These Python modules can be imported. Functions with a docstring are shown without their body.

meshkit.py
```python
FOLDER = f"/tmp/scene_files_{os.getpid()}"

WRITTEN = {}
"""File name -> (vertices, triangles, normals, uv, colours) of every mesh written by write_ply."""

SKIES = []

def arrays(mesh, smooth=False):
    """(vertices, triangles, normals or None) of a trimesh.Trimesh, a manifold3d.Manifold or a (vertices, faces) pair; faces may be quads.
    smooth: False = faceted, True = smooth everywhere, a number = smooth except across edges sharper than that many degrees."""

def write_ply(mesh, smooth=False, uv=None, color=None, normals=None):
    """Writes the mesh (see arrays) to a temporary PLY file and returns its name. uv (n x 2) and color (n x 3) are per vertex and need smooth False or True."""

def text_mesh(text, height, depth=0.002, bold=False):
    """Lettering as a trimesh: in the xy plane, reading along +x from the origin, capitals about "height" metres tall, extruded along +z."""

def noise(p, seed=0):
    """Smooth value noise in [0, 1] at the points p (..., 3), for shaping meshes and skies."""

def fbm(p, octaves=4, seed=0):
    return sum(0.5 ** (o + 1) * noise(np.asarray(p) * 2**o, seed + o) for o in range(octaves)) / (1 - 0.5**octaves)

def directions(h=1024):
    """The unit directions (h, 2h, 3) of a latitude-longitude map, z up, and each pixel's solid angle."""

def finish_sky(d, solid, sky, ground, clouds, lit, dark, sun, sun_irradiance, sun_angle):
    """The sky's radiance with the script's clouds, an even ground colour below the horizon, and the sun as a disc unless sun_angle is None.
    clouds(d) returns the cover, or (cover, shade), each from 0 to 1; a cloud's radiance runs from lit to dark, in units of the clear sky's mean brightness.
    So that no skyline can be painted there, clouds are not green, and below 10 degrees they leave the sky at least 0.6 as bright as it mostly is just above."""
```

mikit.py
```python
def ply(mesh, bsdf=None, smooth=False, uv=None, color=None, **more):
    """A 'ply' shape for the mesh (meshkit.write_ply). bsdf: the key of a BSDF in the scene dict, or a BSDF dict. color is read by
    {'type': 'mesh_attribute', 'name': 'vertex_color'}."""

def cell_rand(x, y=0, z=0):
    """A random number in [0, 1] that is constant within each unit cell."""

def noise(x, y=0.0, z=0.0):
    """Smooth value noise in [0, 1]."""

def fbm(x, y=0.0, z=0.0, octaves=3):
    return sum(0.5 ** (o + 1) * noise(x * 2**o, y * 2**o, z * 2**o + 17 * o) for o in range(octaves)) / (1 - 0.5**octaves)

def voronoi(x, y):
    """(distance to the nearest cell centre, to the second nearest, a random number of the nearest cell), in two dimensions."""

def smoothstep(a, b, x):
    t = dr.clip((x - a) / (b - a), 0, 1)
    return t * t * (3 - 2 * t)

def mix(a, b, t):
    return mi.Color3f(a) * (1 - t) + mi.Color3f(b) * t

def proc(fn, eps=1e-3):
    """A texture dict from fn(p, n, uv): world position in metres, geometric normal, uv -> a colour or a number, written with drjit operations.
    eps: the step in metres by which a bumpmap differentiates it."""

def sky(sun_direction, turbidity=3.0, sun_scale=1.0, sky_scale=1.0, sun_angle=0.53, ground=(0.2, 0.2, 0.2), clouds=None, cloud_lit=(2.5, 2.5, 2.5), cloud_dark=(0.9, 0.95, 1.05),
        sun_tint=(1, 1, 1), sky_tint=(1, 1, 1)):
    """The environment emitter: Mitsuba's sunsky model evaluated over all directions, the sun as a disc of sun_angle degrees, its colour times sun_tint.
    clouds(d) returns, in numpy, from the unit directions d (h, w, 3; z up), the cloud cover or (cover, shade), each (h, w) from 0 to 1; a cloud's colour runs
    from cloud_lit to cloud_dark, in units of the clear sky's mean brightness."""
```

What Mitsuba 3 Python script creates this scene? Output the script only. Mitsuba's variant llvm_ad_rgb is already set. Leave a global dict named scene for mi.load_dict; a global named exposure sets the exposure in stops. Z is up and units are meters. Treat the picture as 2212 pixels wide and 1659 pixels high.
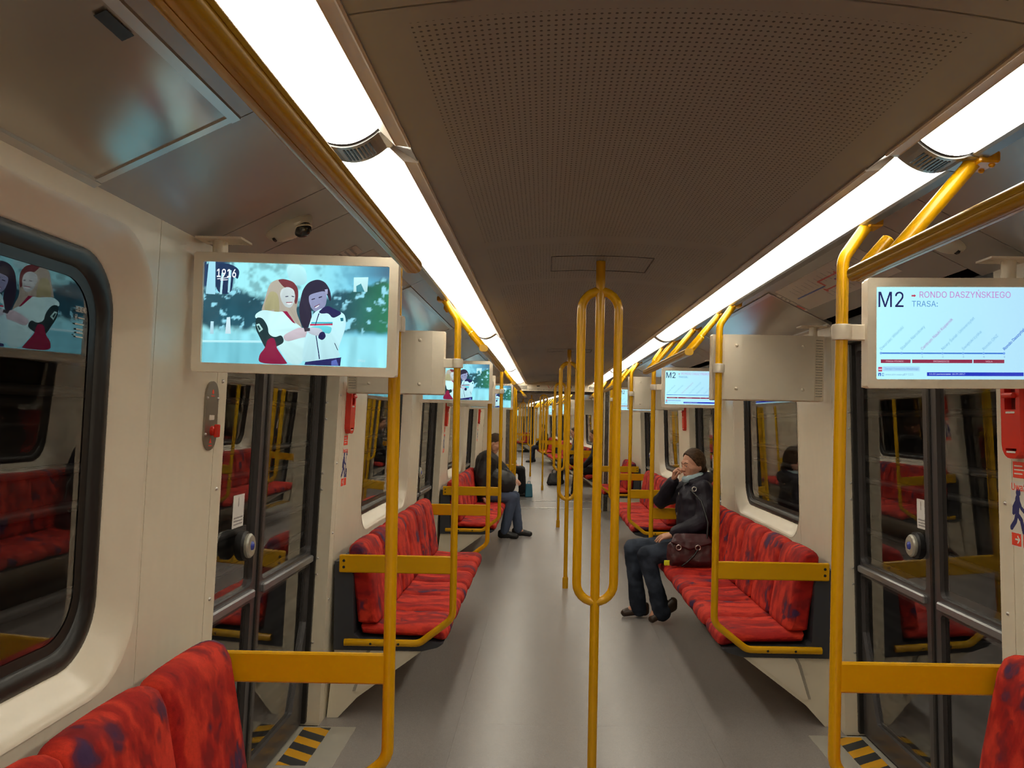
import math, random
import numpy as np, trimesh, manifold3d, shapely
import mitsuba as mi, drjit as dr
import mikit, meshkit
from shapely import geometry as sg, affinity as sa
from mikit import noise, fbm, smoothstep, mix, cell_rand

# ------------------------------------------------------------------ camera, light, exposure
W, H, F = 2212.0, 1659.0, 1800.0
CAM = (-0.213, 0.0, 1.54)
ROLL = math.radians(1.05)
VPX, VPY = 1177.0, 905.0
exposure = 0.30
LENS = (9.8, 9.25, 7.7)          # radiance of the fluorescent diffusers
SCREEN = 2.0 ** (-exposure)      # screens show their colours as they are
TM = mi.ScalarTransform4f
scene, labels = {}, {}
scene['camera'] = {
    'type': 'perspective', 'fov': math.degrees(2 * math.atan(W / 2 / F)), 'fov_axis': 'x',
    'near_clip': 0.02, 'far_clip': 200.0,
    'principal_point_offset_x': -(VPX - W / 2) / W, 'principal_point_offset_y': -(VPY - H / 2) / H,
    'to_world': TM().look_at(origin=list(CAM), target=[CAM[0], 10.0, CAM[2]], up=[-math.sin(ROLL), 0, math.cos(ROLL)])}
random.seed(3)
RNG = np.random.default_rng(5)

# ------------------------------------------------------------------ materials
def srgb(r, g, b):
    c = np.array([r, g, b], float) / 255
    return [float(x) for x in np.where(c < 0.04045, c / 12.92, ((c + 0.055) / 1.055) ** 2.4)]

def pr(name, color, rough=0.5, metallic=0.0, spec=0.5, **k):
    tex = color if isinstance(color, dict) else {'type': 'rgb', 'value': list(map(float, color))}
    scene[name] = {'type': 'twosided', 'b': {'type': 'principled', 'base_color': tex, 'roughness': float(rough), 'metallic': float(metallic), 'specular': float(spec), **k}}
    return name

def tex_wall(p, n, uv):
    v = fbm(p.x * 3, p.y * 3, p.z * 3, octaves=3)
    g = fbm(p.x * 40, p.y * 40, p.z * 9, octaves=2)
    return mix((.65, .588, .462), (.69, .625, .495), v) * (0.97 + 0.05 * g)

def tex_ceiling(p, n, uv):
    m = (uv.y - 1.23) - 4.27 * dr.floor((uv.y - 1.23) / 4.27)
    def rng(a, b): return dr.select((m > a + .05) & (m < b - .05), 1.0, 0.0)
    zone = rng(0, 1.7) + rng(1.7, 2.55) + rng(2.55, 4.27)
    zone = zone * dr.select(dr.abs(uv.x) < .432, 1.0, 0.0)
    a = uv.x / .0118; b = uv.y / .0165
    dx = (a - dr.floor(a) - .5) * .0118; dy = (b - dr.floor(b) - .5) * .0165
    hole = smoothstep(.0029, .0021, dr.sqrt(dx * dx * 1.0 + dy * dy * .8)) * zone
    base = mix((.215, .207, .192), (.24, .231, .215), fbm(uv.x * 2, uv.y * 2, octaves=2))
    return mix(base, (.045, .04, .035), hole)

def tex_fabric(p, n, uv):
    w = fbm(p.x * 7 + 3, p.y * 7, p.z * 7, octaves=3)
    a = fbm(p.x * 6 + w * 2.6, p.y * 13 + w * 2.2, p.z * 7 + 3, octaves=4)
    b = fbm(p.x * 8 + w * 3, p.y * 22 - w * 2, p.z * 8 + 11, octaves=4)
    fine = noise(p.x * 700, p.y * 700, p.z * 700)
    weave = fbm(p.x * 60, p.y * 150, p.z * 60, octaves=2)
    c = mix((.36, .009, .007), (.60, .036, .017), smoothstep(.40, .66, b))
    c = mix(c, (.20, .010, .016), smoothstep(.565, .65, a) * .75)
    c = mix(c, (.085, .018, .050), smoothstep(.64, .69, a) * .9)
    c = mix(c, (.055, .022, .075), smoothstep(.70, .75, a))
    c = mix(c, (.22, .010, .012), smoothstep(.40, .30, b) * .8)
    return c * (0.80 + 0.30 * fine) * (0.86 + 0.26 * weave) * .88

def tex_floor(p, n, uv):
    big = fbm(p.x * 1.3, p.y * .8, 0, octaves=3)
    sp = noise(p.x * 420, p.y * 420, 0)
    sp2 = noise(p.x * 190 + 7, p.y * 190, 3)
    c = mix((.205, .187, .178), (.25, .229, .219), big)
    return c * (0.86 + 0.20 * sp + 0.08 * sp2)

def tex_denim(p, n, uv):
    f = noise(p.x * 500, p.y * 500, p.z * 500)
    w = fbm(p.x * 9, p.y * 9, p.z * 9, octaves=3)
    return mix((.014, .019, .030), (.045, .058, .085), smoothstep(.35, .75, w)) * (.8 + .4 * f)

def tex_jacket(p, n, uv):
    w = fbm(p.x * 14, p.y * 14, p.z * 14, octaves=3)
    return mix((.008, .007, .013), (.020, .017, .028), w)

def tex_hair(p, n, uv):
    s = noise(p.x * 60, p.y * 260, p.z * 90)
    return mix((.022, .011, .005), (.075, .038, .016), s)

def tex_skin(p, n, uv):
    s = fbm(p.x * 60, p.y * 60, p.z * 60, octaves=3)
    return mix((.46, .225, .145), (.56, .30, .20), s)

def tex_tunnel(p, n, uv):
    s = fbm(p.x * 2, p.y * .25, p.z * 7, octaves=3)
    return mix((.012, .012, .012), (.05, .047, .042), smoothstep(.35, .75, s))

def tex_bag(p, n, uv):
    s = fbm(p.x * 30, p.y * 30, p.z * 30, octaves=3)
    return mix((.035, .007, .010), (.075, .017, .02), s)

pr('m_wall', mikit.proc(tex_wall), .34, 0, .45)
pr('m_trim', (.70, .63, .505), .28, 0, .5)
pr('m_ceiling', mikit.proc(tex_ceiling), .55, 0, .4)
pr('m_plain_ceiling', (.48, .43, .365), .5, 0, .4)
pr('m_cove', (.30, .293, .28), .30, .15, .5)
pr('m_mirror_panel', (.40, .38, .34), .17, .6, .5)
pr('m_alu', (.52, .50, .47), .28, .8, .5)
pr('m_channel', (.13, .13, .13), .35, .5, .5)
pr('m_reflector', (.42, .37, .325), .45, 0, .4)
pr('m_rail', (.36, .187, .002), .27, .2, .4)
pr('m_yellow', (.62, .315, .001), .25, 0, .35, clearcoat=0.25, clearcoat_gloss=0.95)
pr('m_yellow_dark', (.62, .29, .004), .3, 0, .5)
pr('m_fabric', mikit.proc(tex_fabric), .85, 0, .25, sheen=0.4)
pr('m_shell', (.032, .034, .042), .5, 0, .4)
pr('m_black', (.010, .010, .011), .42, 0, .4)
pr('m_rubber', (.012, .012, .012), .38, 0, .45)
pr('m_door', (.070, .066, .068), .34, .35, .5)
pr('m_door_rail', (.25, .25, .26), .3, .6, .5)
pr('m_floor', mikit.proc(tex_floor), .31, 0, .5)
pr('m_sill', (.42, .40, .35), .42, .2, .5)
pr('m_hazard', (.62, .30, .01), .55)
pr('m_hazard_black', (.03, .03, .033), .6)
pr('m_steel', (.62, .61, .58), .25, .95)
pr('m_plate', (.24, .215, .18), .33, .8)
pr('m_red', (.52, .022, .012), .3, 0, .5)
pr('m_red_dark', (.12, .006, .006), .4)
pr('m_red_sticker', (.68, .05, .025), .5)
pr('m_navy', (.018, .022, .12), .5)
pr('m_white', (.74, .73, .70), .45)
pr('m_pale', (.62, .58, .51), .45)
pr('m_housing', (.70, .625, .50), .38, 0, .45)
pr('m_housing_dark', (.30, .27, .22), .5)
pr('m_paper', (.60, .56, .51), .6)
pr('m_print_grey', (.32, .30, .30), .6)
pr('m_print_blue', (.10, .14, .36), .6)
pr('m_print_red', (.55, .12, .11), .6)
pr('m_dome', (.62, .58, .50), .2, 0, .5)
pr('m_dome_glass', (.012, .012, .014), .06, 0, .6)
pr('m_box', (.20, .20, .20), .22, .3)
pr('m_button', (.45, .44, .38), .3, .5)
pr('m_button_blue', (.04, .06, .35), .2)
pr('m_tunnel', mikit.proc(tex_tunnel), .9, 0, .1)
pr('m_tunnel_cable', (.06, .058, .055), .5)
pr('m_skin', mikit.proc(tex_skin), .5, 0, .35)
pr('m_hair', mikit.proc(tex_hair), .6, 0, .25)
pr('m_hair_grey', (.060, .040, .026), .85, 0, .1)
pr('m_denim_light', (.075, .10, .16), .8, 0, .2)
pr('m_jacket', mikit.proc(tex_jacket), .52, 0, .28)
pr('m_coat_black', (.013, .012, .012), .6)
pr('m_denim', mikit.proc(tex_denim), .8, 0, .2)
pr('m_trousers_black', (.010, .010, .012), .75)
pr('m_shoe_brown', (.035, .018, .010), .35)
pr('m_shoe_black', (.009, .009, .009), .35)
pr('m_scarf', (.34, .47, .52), .8)
pr('m_eye', (.55, .52, .48), .2)
pr('m_iris', (.012, .010, .010), .15)
pr('m_lip', (.36, .12, .09), .5)
pr('m_bag', mikit.proc(tex_bag), .4, 0, .45)
pr('m_tag', (.72, .74, .02), .5)
pr('m_blue_bag', (.03, .19, .30), .5)
pr('m_knit', (.50, .42, .26), .8)
pr('m_screen_off', (.012, .013, .015), .1)
scene['m_glass'] = {'type': 'thindielectric', 'int_ior': 1.6}

# ------------------------------------------------------------------ mesh helpers
def mesh(v, f):
    return trimesh.Trimesh(np.asarray(v, float), np.asarray(f), process=False)

def cat(*ms):
    out = []
    for m in ms:
        out += m if isinstance(m, (list, tuple)) else [m]
    return trimesh.util.concatenate(out)

def moved(m, dx=0, dy=0, dz=0):
    m = m.copy(); m.apply_translation([dx, dy, dz]); return m

def rot(m, deg, axis, about=(0, 0, 0)):
    m = m.copy(); m.apply_transform(trimesh.transformations.rotation_matrix(math.radians(deg), axis, about)); return m

def mir(m):
    """mirrored in the car's centre plane"""
    v = np.array(m.vertices); v[:, 0] *= -1
    return mesh(v, np.array(m.faces)[:, ::-1])

def box(x0, x1, y0, y1, z0, z1, b=0.0):
    if b <= 0:
        m = trimesh.creation.box((x1 - x0, y1 - y0, z1 - z0))
        m.apply_translation(((x0 + x1) / 2, (y0 + y1) / 2, (z0 + z1) / 2)); return mesh(m.vertices, m.faces)
    c = np.array([(x0 + x1) / 2, (y0 + y1) / 2, (z0 + z1) / 2]); h = np.array([x1 - x0, y1 - y0, z1 - z0]) / 2
    pts = []
    for s in np.ndindex(2, 2, 2):
        s = np.array(s) * 2 - 1
        for a in range(3):
            q = (h - b); q[a] = h[a]; pts.append(c + s * q)
    m = trimesh.convex.convex_hull(np.array(pts)); return mesh(m.vertices, m.faces)

def rbox(x0, x1, y0, y1, z0, z1, r, seg=12):
    sp = manifold3d.Manifold.sphere(r, seg)
    ms = [sp.translate((x, y, z)) for x in (x0 + r, x1 - r) for y in (y0 + r, y1 - r) for z in (z0 + r, z1 - r)]
    return man(manifold3d.Manifold.batch_hull(ms))

def man(M):
    m = M.to_mesh(); return mesh(m.vert_properties[:, :3], m.tri_verts)

def poly_prism(poly, h0, h1, plane):
    """shapely polygon in the plane 'xz' (extruded along y), 'yz' (along x) or 'xy' (along z)"""
    out = []
    for g in getattr(poly, 'geoms', [poly]):
        if g.is_empty or g.area < 1e-9: continue
        m = trimesh.creation.extrude_polygon(g, h1 - h0, engine='earcut')
        v = np.array(m.vertices); f = np.array(m.faces)
        if plane == 'xz': v = np.stack([v[:, 0], v[:, 2] + h0, v[:, 1]], 1); f = f[:, ::-1]
        elif plane == 'yz': v = np.stack([v[:, 2] + h0, v[:, 0], v[:, 1]], 1)
        else: v = v + [0, 0, h0]
        out.append(mesh(v, f))
    return cat(out)

def P(*pts): return sg.Polygon(pts)
def RB(a0, a1, b0, b1): return sg.box(a0, b0, a1, b1)
def RR(a0, a1, b0, b1, r, q=6): return sg.box(a0 + r, b0 + r, a1 - r, b1 - r).buffer(r, quad_segs=q)

def ring(a0, a1, b0, b1, r, n=9):
    out = []
    for k, (cx, cy) in enumerate(((a1 - r, b1 - r), (a0 + r, b1 - r), (a0 + r, b0 + r), (a1 - r, b0 + r))):
        for t in np.linspace(0, math.pi / 2, n):
            out.append((cx + r * math.cos(t + k * math.pi / 2), cy + r * math.sin(t + k * math.pi / 2)))
    return np.array(out)

def loft(rings):
    n = len(rings[0]); v = np.vstack(rings); f = []
    for k in range(len(rings) - 1):
        a = k * n + np.arange(n); b = k * n + (np.arange(n) + 1) % n
        f += [np.stack([a, b, b + n], 1), np.stack([a, b + n, a + n], 1)]
    return mesh(v, np.vstack(f))

def fillet(pts, r, n=6):
    pts = [np.asarray(p, float) for p in pts]; out = [pts[0]]
    for a, b, c in zip(pts[:-2], pts[1:-1], pts[2:]):
        u = (a - b) / np.linalg.norm(a - b); w = (c - b) / np.linalg.norm(c - b)
        ang = math.acos(np.clip(u @ w, -1, 1)); d = min(r / math.tan(ang / 2), .45 * np.linalg.norm(a - b), .45 * np.linalg.norm(c - b))
        p0, p1 = b + u * d, b + w * d
        for t in np.linspace(0, 1, n):
            out.append((1 - t) ** 2 * p0 + 2 * t * (1 - t) * b + t * t * p1)
    return np.array(out + [pts[-1]])

def tube(pts, r, fil=0.0, n=14, closed=False, nf=6):
    p = fillet(pts, fil, nf) if fil > 0 and len(pts) > 2 else np.asarray(pts, float)
    N = len(p); rr = np.broadcast_to(r, (N,))
    if closed: t = np.roll(p, -1, 0) - np.roll(p, 1, 0)
    else: t = np.gradient(p, axis=0)
    t = t / np.linalg.norm(t, axis=1, keepdims=True)
    a = np.cross(t[0], [0.3, 0.5, 0.8]); a /= np.linalg.norm(a); ang = np.arange(n) * 2 * math.pi / n; rows = []
    for i in range(N):
        a = a - (a @ t[i]) * t[i]; a /= np.linalg.norm(a); b = np.cross(t[i], a)
        rows.append(p[i] + rr[i] * (np.cos(ang)[:, None] * a + np.sin(ang)[:, None] * b))
    v = np.vstack(rows); f = []
    for k in range(N if closed else N - 1):
        k2 = (k + 1) % N
        i = np.arange(n); j = (i + 1) % n
        f += [np.stack([k * n + i, k * n + j, k2 * n + j], 1), np.stack([k * n + i, k2 * n + j, k2 * n + i], 1)]
    if not closed:
        v = np.vstack([v, p[:1], p[-1:]]); i = np.arange(n); j = (i + 1) % n
        f += [np.stack([i * 0 + N * n, j, i], 1), np.stack([i * 0 + N * n + 1, (N - 1) * n + i, (N - 1) * n + j], 1)]
    return mesh(v, np.vstack(f))

def lathe(prof, n=24, axis='z'):
    """profile of (radius, height), turned about the z axis"""
    prof = np.asarray(prof, float); ang = np.arange(n) * 2 * math.pi / n
    v = np.stack([prof[:, None, 0] * np.cos(ang), prof[:, None, 0] * np.sin(ang), np.broadcast_to(prof[:, 1:2], (len(prof), n))], -1).reshape(-1, 3)
    i, j = np.meshgrid(np.arange(len(prof) - 1), np.arange(n), indexing='ij'); k = (j + 1) % n
    q = np.stack([i * n + j, i * n + k, (i + 1) * n + k, (i + 1) * n + j], -1).reshape(-1, 4)
    m = mesh(v, np.vstack([q[:, :3], q[:, [0, 2, 3]]]))
    m.update_faces(m.nondegenerate_faces())
    if axis == 'x': m.apply_transform(trimesh.transformations.rotation_matrix(math.pi / 2, (0, 1, 0)))
    if axis == '-x': m.apply_transform(trimesh.transformations.rotation_matrix(-math.pi / 2, (0, 1, 0)))
    if axis == '-y': m.apply_transform(trimesh.transformations.rotation_matrix(math.pi / 2, (1, 0, 0)))
    if axis == 'y': m.apply_transform(trimesh.transformations.rotation_matrix(-math.pi / 2, (1, 0, 0)))
    return mesh(m.vertices, m.faces)

# ------------------------------------------------------------------ scene book-keeping
IDENT = np.eye(4); CARS = {1: IDENT}
_a = math.radians(4.5); _piv = np.array([0.0, 14.9])
CARS[2] = np.array([[math.cos(_a), -math.sin(_a), 0, 0], [math.sin(_a), math.cos(_a), 0, 0], [0, 0, 1, 0], [0, 0, 0, 1.0]])
CARS[2][:2, 3] = _piv - CARS[2][:2, :2] @ _piv
_g = np.eye(4); _b = math.radians(3.5); _g[:2, :2] = [[math.cos(_b), -math.sin(_b)], [math.sin(_b), math.cos(_b)]]; _g[:2, 3] = np.array([0, 14.9]) - _g[:2, :2] @ np.array([0, 14.9])
_s = np.eye(4); _s[1, 3] = 18.95
CARS[3] = CARS[2] @ _s @ _g
CACHE = {}
def shape(cid, fn, mat, smooth=False, **k):
    if cid not in CACHE:
        CACHE[cid] = mikit.ply(fn(), mat, smooth=smooth, **k)
    return CACHE[cid]

def put(key, d, car=1, dy=0.0):
    m = CARS[car] @ np.array([[1, 0, 0, 0], [0, 1, 0, dy], [0, 0, 1, 0], [0, 0, 0, 1.0]])
    n, k = key, 1
    while n in scene:
        n = f'{key}_{k:03d}'; k += 1
    scene[n] = {**d, 'to_world': TM(m)} if not np.allclose(m, np.eye(4)) else dict(d)
    return n

def new(key):
    n, k = key, 1
    while n in labels or n in scene:
        n = f'{key}_{k:03d}'; k += 1
    return n

def lab(key, label=None, category=None, group=None, kind=None):
    labels[key] = {a: b for a, b in (('label', label), ('category', category), ('group', group), ('kind', kind)) if b}

def one(key, m, mat, smooth=False, **k):
    n = key; i = 1
    while n in scene:
        n = f'{key}_{i:03d}'; i += 1
    scene[n] = mikit.ply(m, mat, smooth=smooth, **k); return n

SIDE = {-1: 'left', 1: 'right'}
def sd(m, s): return m if s < 0 else mir(m)
ORD = ['zeroth', 'first', 'second', 'third', 'fourth', 'fifth', 'sixth', 'seventh', 'eighth', 'ninth', 'tenth']
def where(car): return {1: '', 2: ', next carriage', 3: ', farthest carriage'}[car]

# ------------------------------------------------------------------ the car body (left side is x < 0; the right one is its mirror image)
WT, SL = 1.22, 0.042
def wx(z, d=0.0): return -(WT + SL * (2.04 - z) + d)
def lean(m, d=0.0):
    """x of the mesh is depth behind the wall face; puts it on the leaning left wall"""
    v = np.array(m.vertices); v[:, 0] = wx(v[:, 2]) - v[:, 0] - d
    return mesh(v, np.array(m.faces)[:, ::-1])
DOOR0, DOOR1, PITCH = -0.655, 0.795, 4.27
def cz(x): return 2.04 + .49 * (WT - abs(x))

def wall_piece(y0, y1, z0, z1, hole=None):
    q = RB(y0, y1, z0, z1)
    if hole is not None: q = q.difference(sg.Polygon(hole))
    return lean(poly_prism(q, 0, .02, 'yz'))

HOLE = (1.465, 3.085, .862, 1.985, .19)
def ring_in(i, d, n=9):
    y0, y1, z0, z1, r = HOLE
    q = ring(y0 + i, y1 - i, z0 + i, z1 - i, max(r - i * .6, .03), n)
    return np.stack([np.array([wx(z, d) for z in q[:, 1]]), q[:, 0], q[:, 1]], 1)
def surround_lip():
    return loft([ring_in(*a) for a in ((-.002, -.002), (.004, .0), (.012, .006), (.024, .019), (.042, .041), (.062, .062), (.068, .07), (.068, .10))])
def window_rubber():
    return loft([ring_in(*a) for a in ((.062, .075), (.066, .066), (.078, .062), (.094, .064), (.108, .074), (.112, .082), (.135, .086))])
def window_pane():
    q = ring_in(.100, .088); c = q.mean(0)
    n = len(q); return mesh(np.vstack([q, c]), np.stack([np.arange(n), (np.arange(n) + 1) % n, np.full(n, n)], 1))

def door_leaf(y0, y1, corner):
    """frame polygon of one leaf, its two glass openings and their outlines; corner: +1 the slanted lower corner is at y1, -1 at y0"""
    up = RR(y0 + .055, y1 - .055, .865, 1.90, .03)
    if corner > 0: low = P((y0 + .055, .12), (y1 - .21, .12), (y1 - .055, .52), (y1 - .055, .80), (y0 + .055, .80))
    else: low = P((y0 + .21, .12), (y1 - .055, .12), (y1 - .055, .80), (y0 + .055, .80), (y0 + .055, .52))
    low = low.buffer(-.02).buffer(.02)
    return RB(y0, y1, .015, 1.96).difference(up).difference(low), up, low

def sheet(poly, d):
    v, f = trimesh.creation.triangulate_polygon(poly, engine='earcut')
    return mesh(np.stack([[wx(b, d) for b in v[:, 1]], v[:, 0], v[:, 1]], 1), f)

def build_door(car, n_door, D, s, full=True):
    root = new(f'door_{n_door}')
    lab(root, kind='structure')
    S = 'L' if s < 0 else 'R'
    def part(name, cid, fn, mat, smooth=False):
        return put(f'{root}__{name}', shape(f'{cid}{S}', lambda: sd(fn(), s), mat, smooth), car, D)
    for a, (y0, y1, cn) in enumerate(((-.68, -.004, -1), (.004, .82, 1))):
        fr, up, low = door_leaf(y0, y1, cn)
        leaf = part('leaf', f'leaf{a}', lambda: lean(poly_prism(fr, 0, .035, 'yz'), .085), 'm_door')
        sub = leaf[len(root) + 2:]
        part(f'{sub}__pane', f'paneU{a}', lambda: sheet(up.buffer(.004), .102), 'm_glass')
        part(f'{sub}__pane', f'paneL{a}', lambda: sheet(low.buffer(.004), .102), 'm_glass')
        part(f'{sub}__pane_border', f'brdU{a}', lambda: lean(poly_prism(cat_poly(up.difference(up.buffer(-.035)), low.difference(low.buffer(-.022))), 0, .003, 'yz'), .103), 'm_rubber')
        part(f'{sub}__cross_rail', f'rail{a}', lambda: lean(box(0, .03, y0 + .05, y1 - .05, .815, .85, .006), .068), 'm_door_rail')
    part('centre_seal', 'cseal', lambda: lean(box(0, .03, -.013, .013, .015, 1.96, .004), .078), 'm_rubber')
    for a, (y0, y1) in enumerate(((DOOR0 - .03, DOOR0 + .022), (DOOR1 - .022, DOOR1 + .03))):
        part('edge_seal', f'eseal{a}', lambda: lean(box(0, .03, y0, y1, .015, 1.96, .004), .062), 'm_rubber')
    part('header', 'header', lambda: lean(box(0, .09, DOOR0 - .01, DOOR1 + .01, 1.935, 2.06, .006), .03), 'm_black')
    sill = part('sill', 'sill', lambda: box(-1.40, -1.115, DOOR0 + .02, DOOR1 - .02, -.02, .004, .002), 'm_sill')
    ss = sill[len(root) + 2:]
    if full:
        for a, (y0, y1) in enumerate(((DOOR0 + .05, -.2), (-.17, .28), (.31, DOOR1 - .04))):
            def stripes(dark):
                area = RB(-1.365, -1.235, y0, y1); ps = []
                for k in range(-3, 22):
                    b = y0 - .2 + k * .15 + (0 if dark else .075)
                    q = P((-1.38, b + .10), (-1.38, b + .175), (-1.22, b + .075), (-1.22, b)).intersection(area)
                    if q.area > 1e-5: ps.append(q)
                return poly_prism(shapely.unary_union(ps), .003, .0055, 'xy')
            part(f'{ss}__warning_stripe', f'wsy{a}', lambda: stripes(False), 'm_hazard')
            part(f'{ss}__dark_stripe', f'wsb{a}', lambda: stripes(True), 'm_hazard_black')
    # push button and, on its leaf, a notice (the leaf's own pieces move with it)
    yb = -.215 if s < 0 else .105
    leafkey = 'leaf' if s < 0 else 'leaf_001'
    part(f'{leafkey}__button_base', 'bbase', lambda: moved(lathe([(0, 0), (.052, 0), (.056, .006), (.056, .026), (.05, .034), (0, .034)], 28, 'x'), wx(1.045, .088), yb, 1.045), 'm_black', 35)
    part(f'{leafkey}__button', 'bcap', lambda: moved(lathe([(.046, 0), (.046, .01), (.040, .016), (.02, .018), (.018, .016), (0, .016)], 28, 'x'), wx(1.045, .055), yb, 1.045), 'm_button', 35)
    part(f'{leafkey}__button_lens', 'blens', lambda: moved(lathe([(.017, 0), (.015, .006), (0, .009)], 20, 'x'), wx(1.045, .040), yb, 1.045), 'm_button_blue', True)
    y0, y1 = (-.262, -.15) if s < 0 else (.075, .165)
    part(f'{leafkey}__notice', 'notice', lambda: lean(box(0, .001, y0, y1, 1.112, 1.235), .1005), 'm_white')
    part(f'{leafkey}__notice_print', 'noticep', lambda: lean(cat(*[box(0, .0006, y0 + .012, y1 - .012, z, z + .006) for z in (1.122, 1.134, 1.146)], box(0, .0006, y0 + .05, y0 + .056, 1.19, 1.225)), .0999), 'm_print_grey')

def cat_poly(*ps): return shapely.unary_union(ps)

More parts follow.
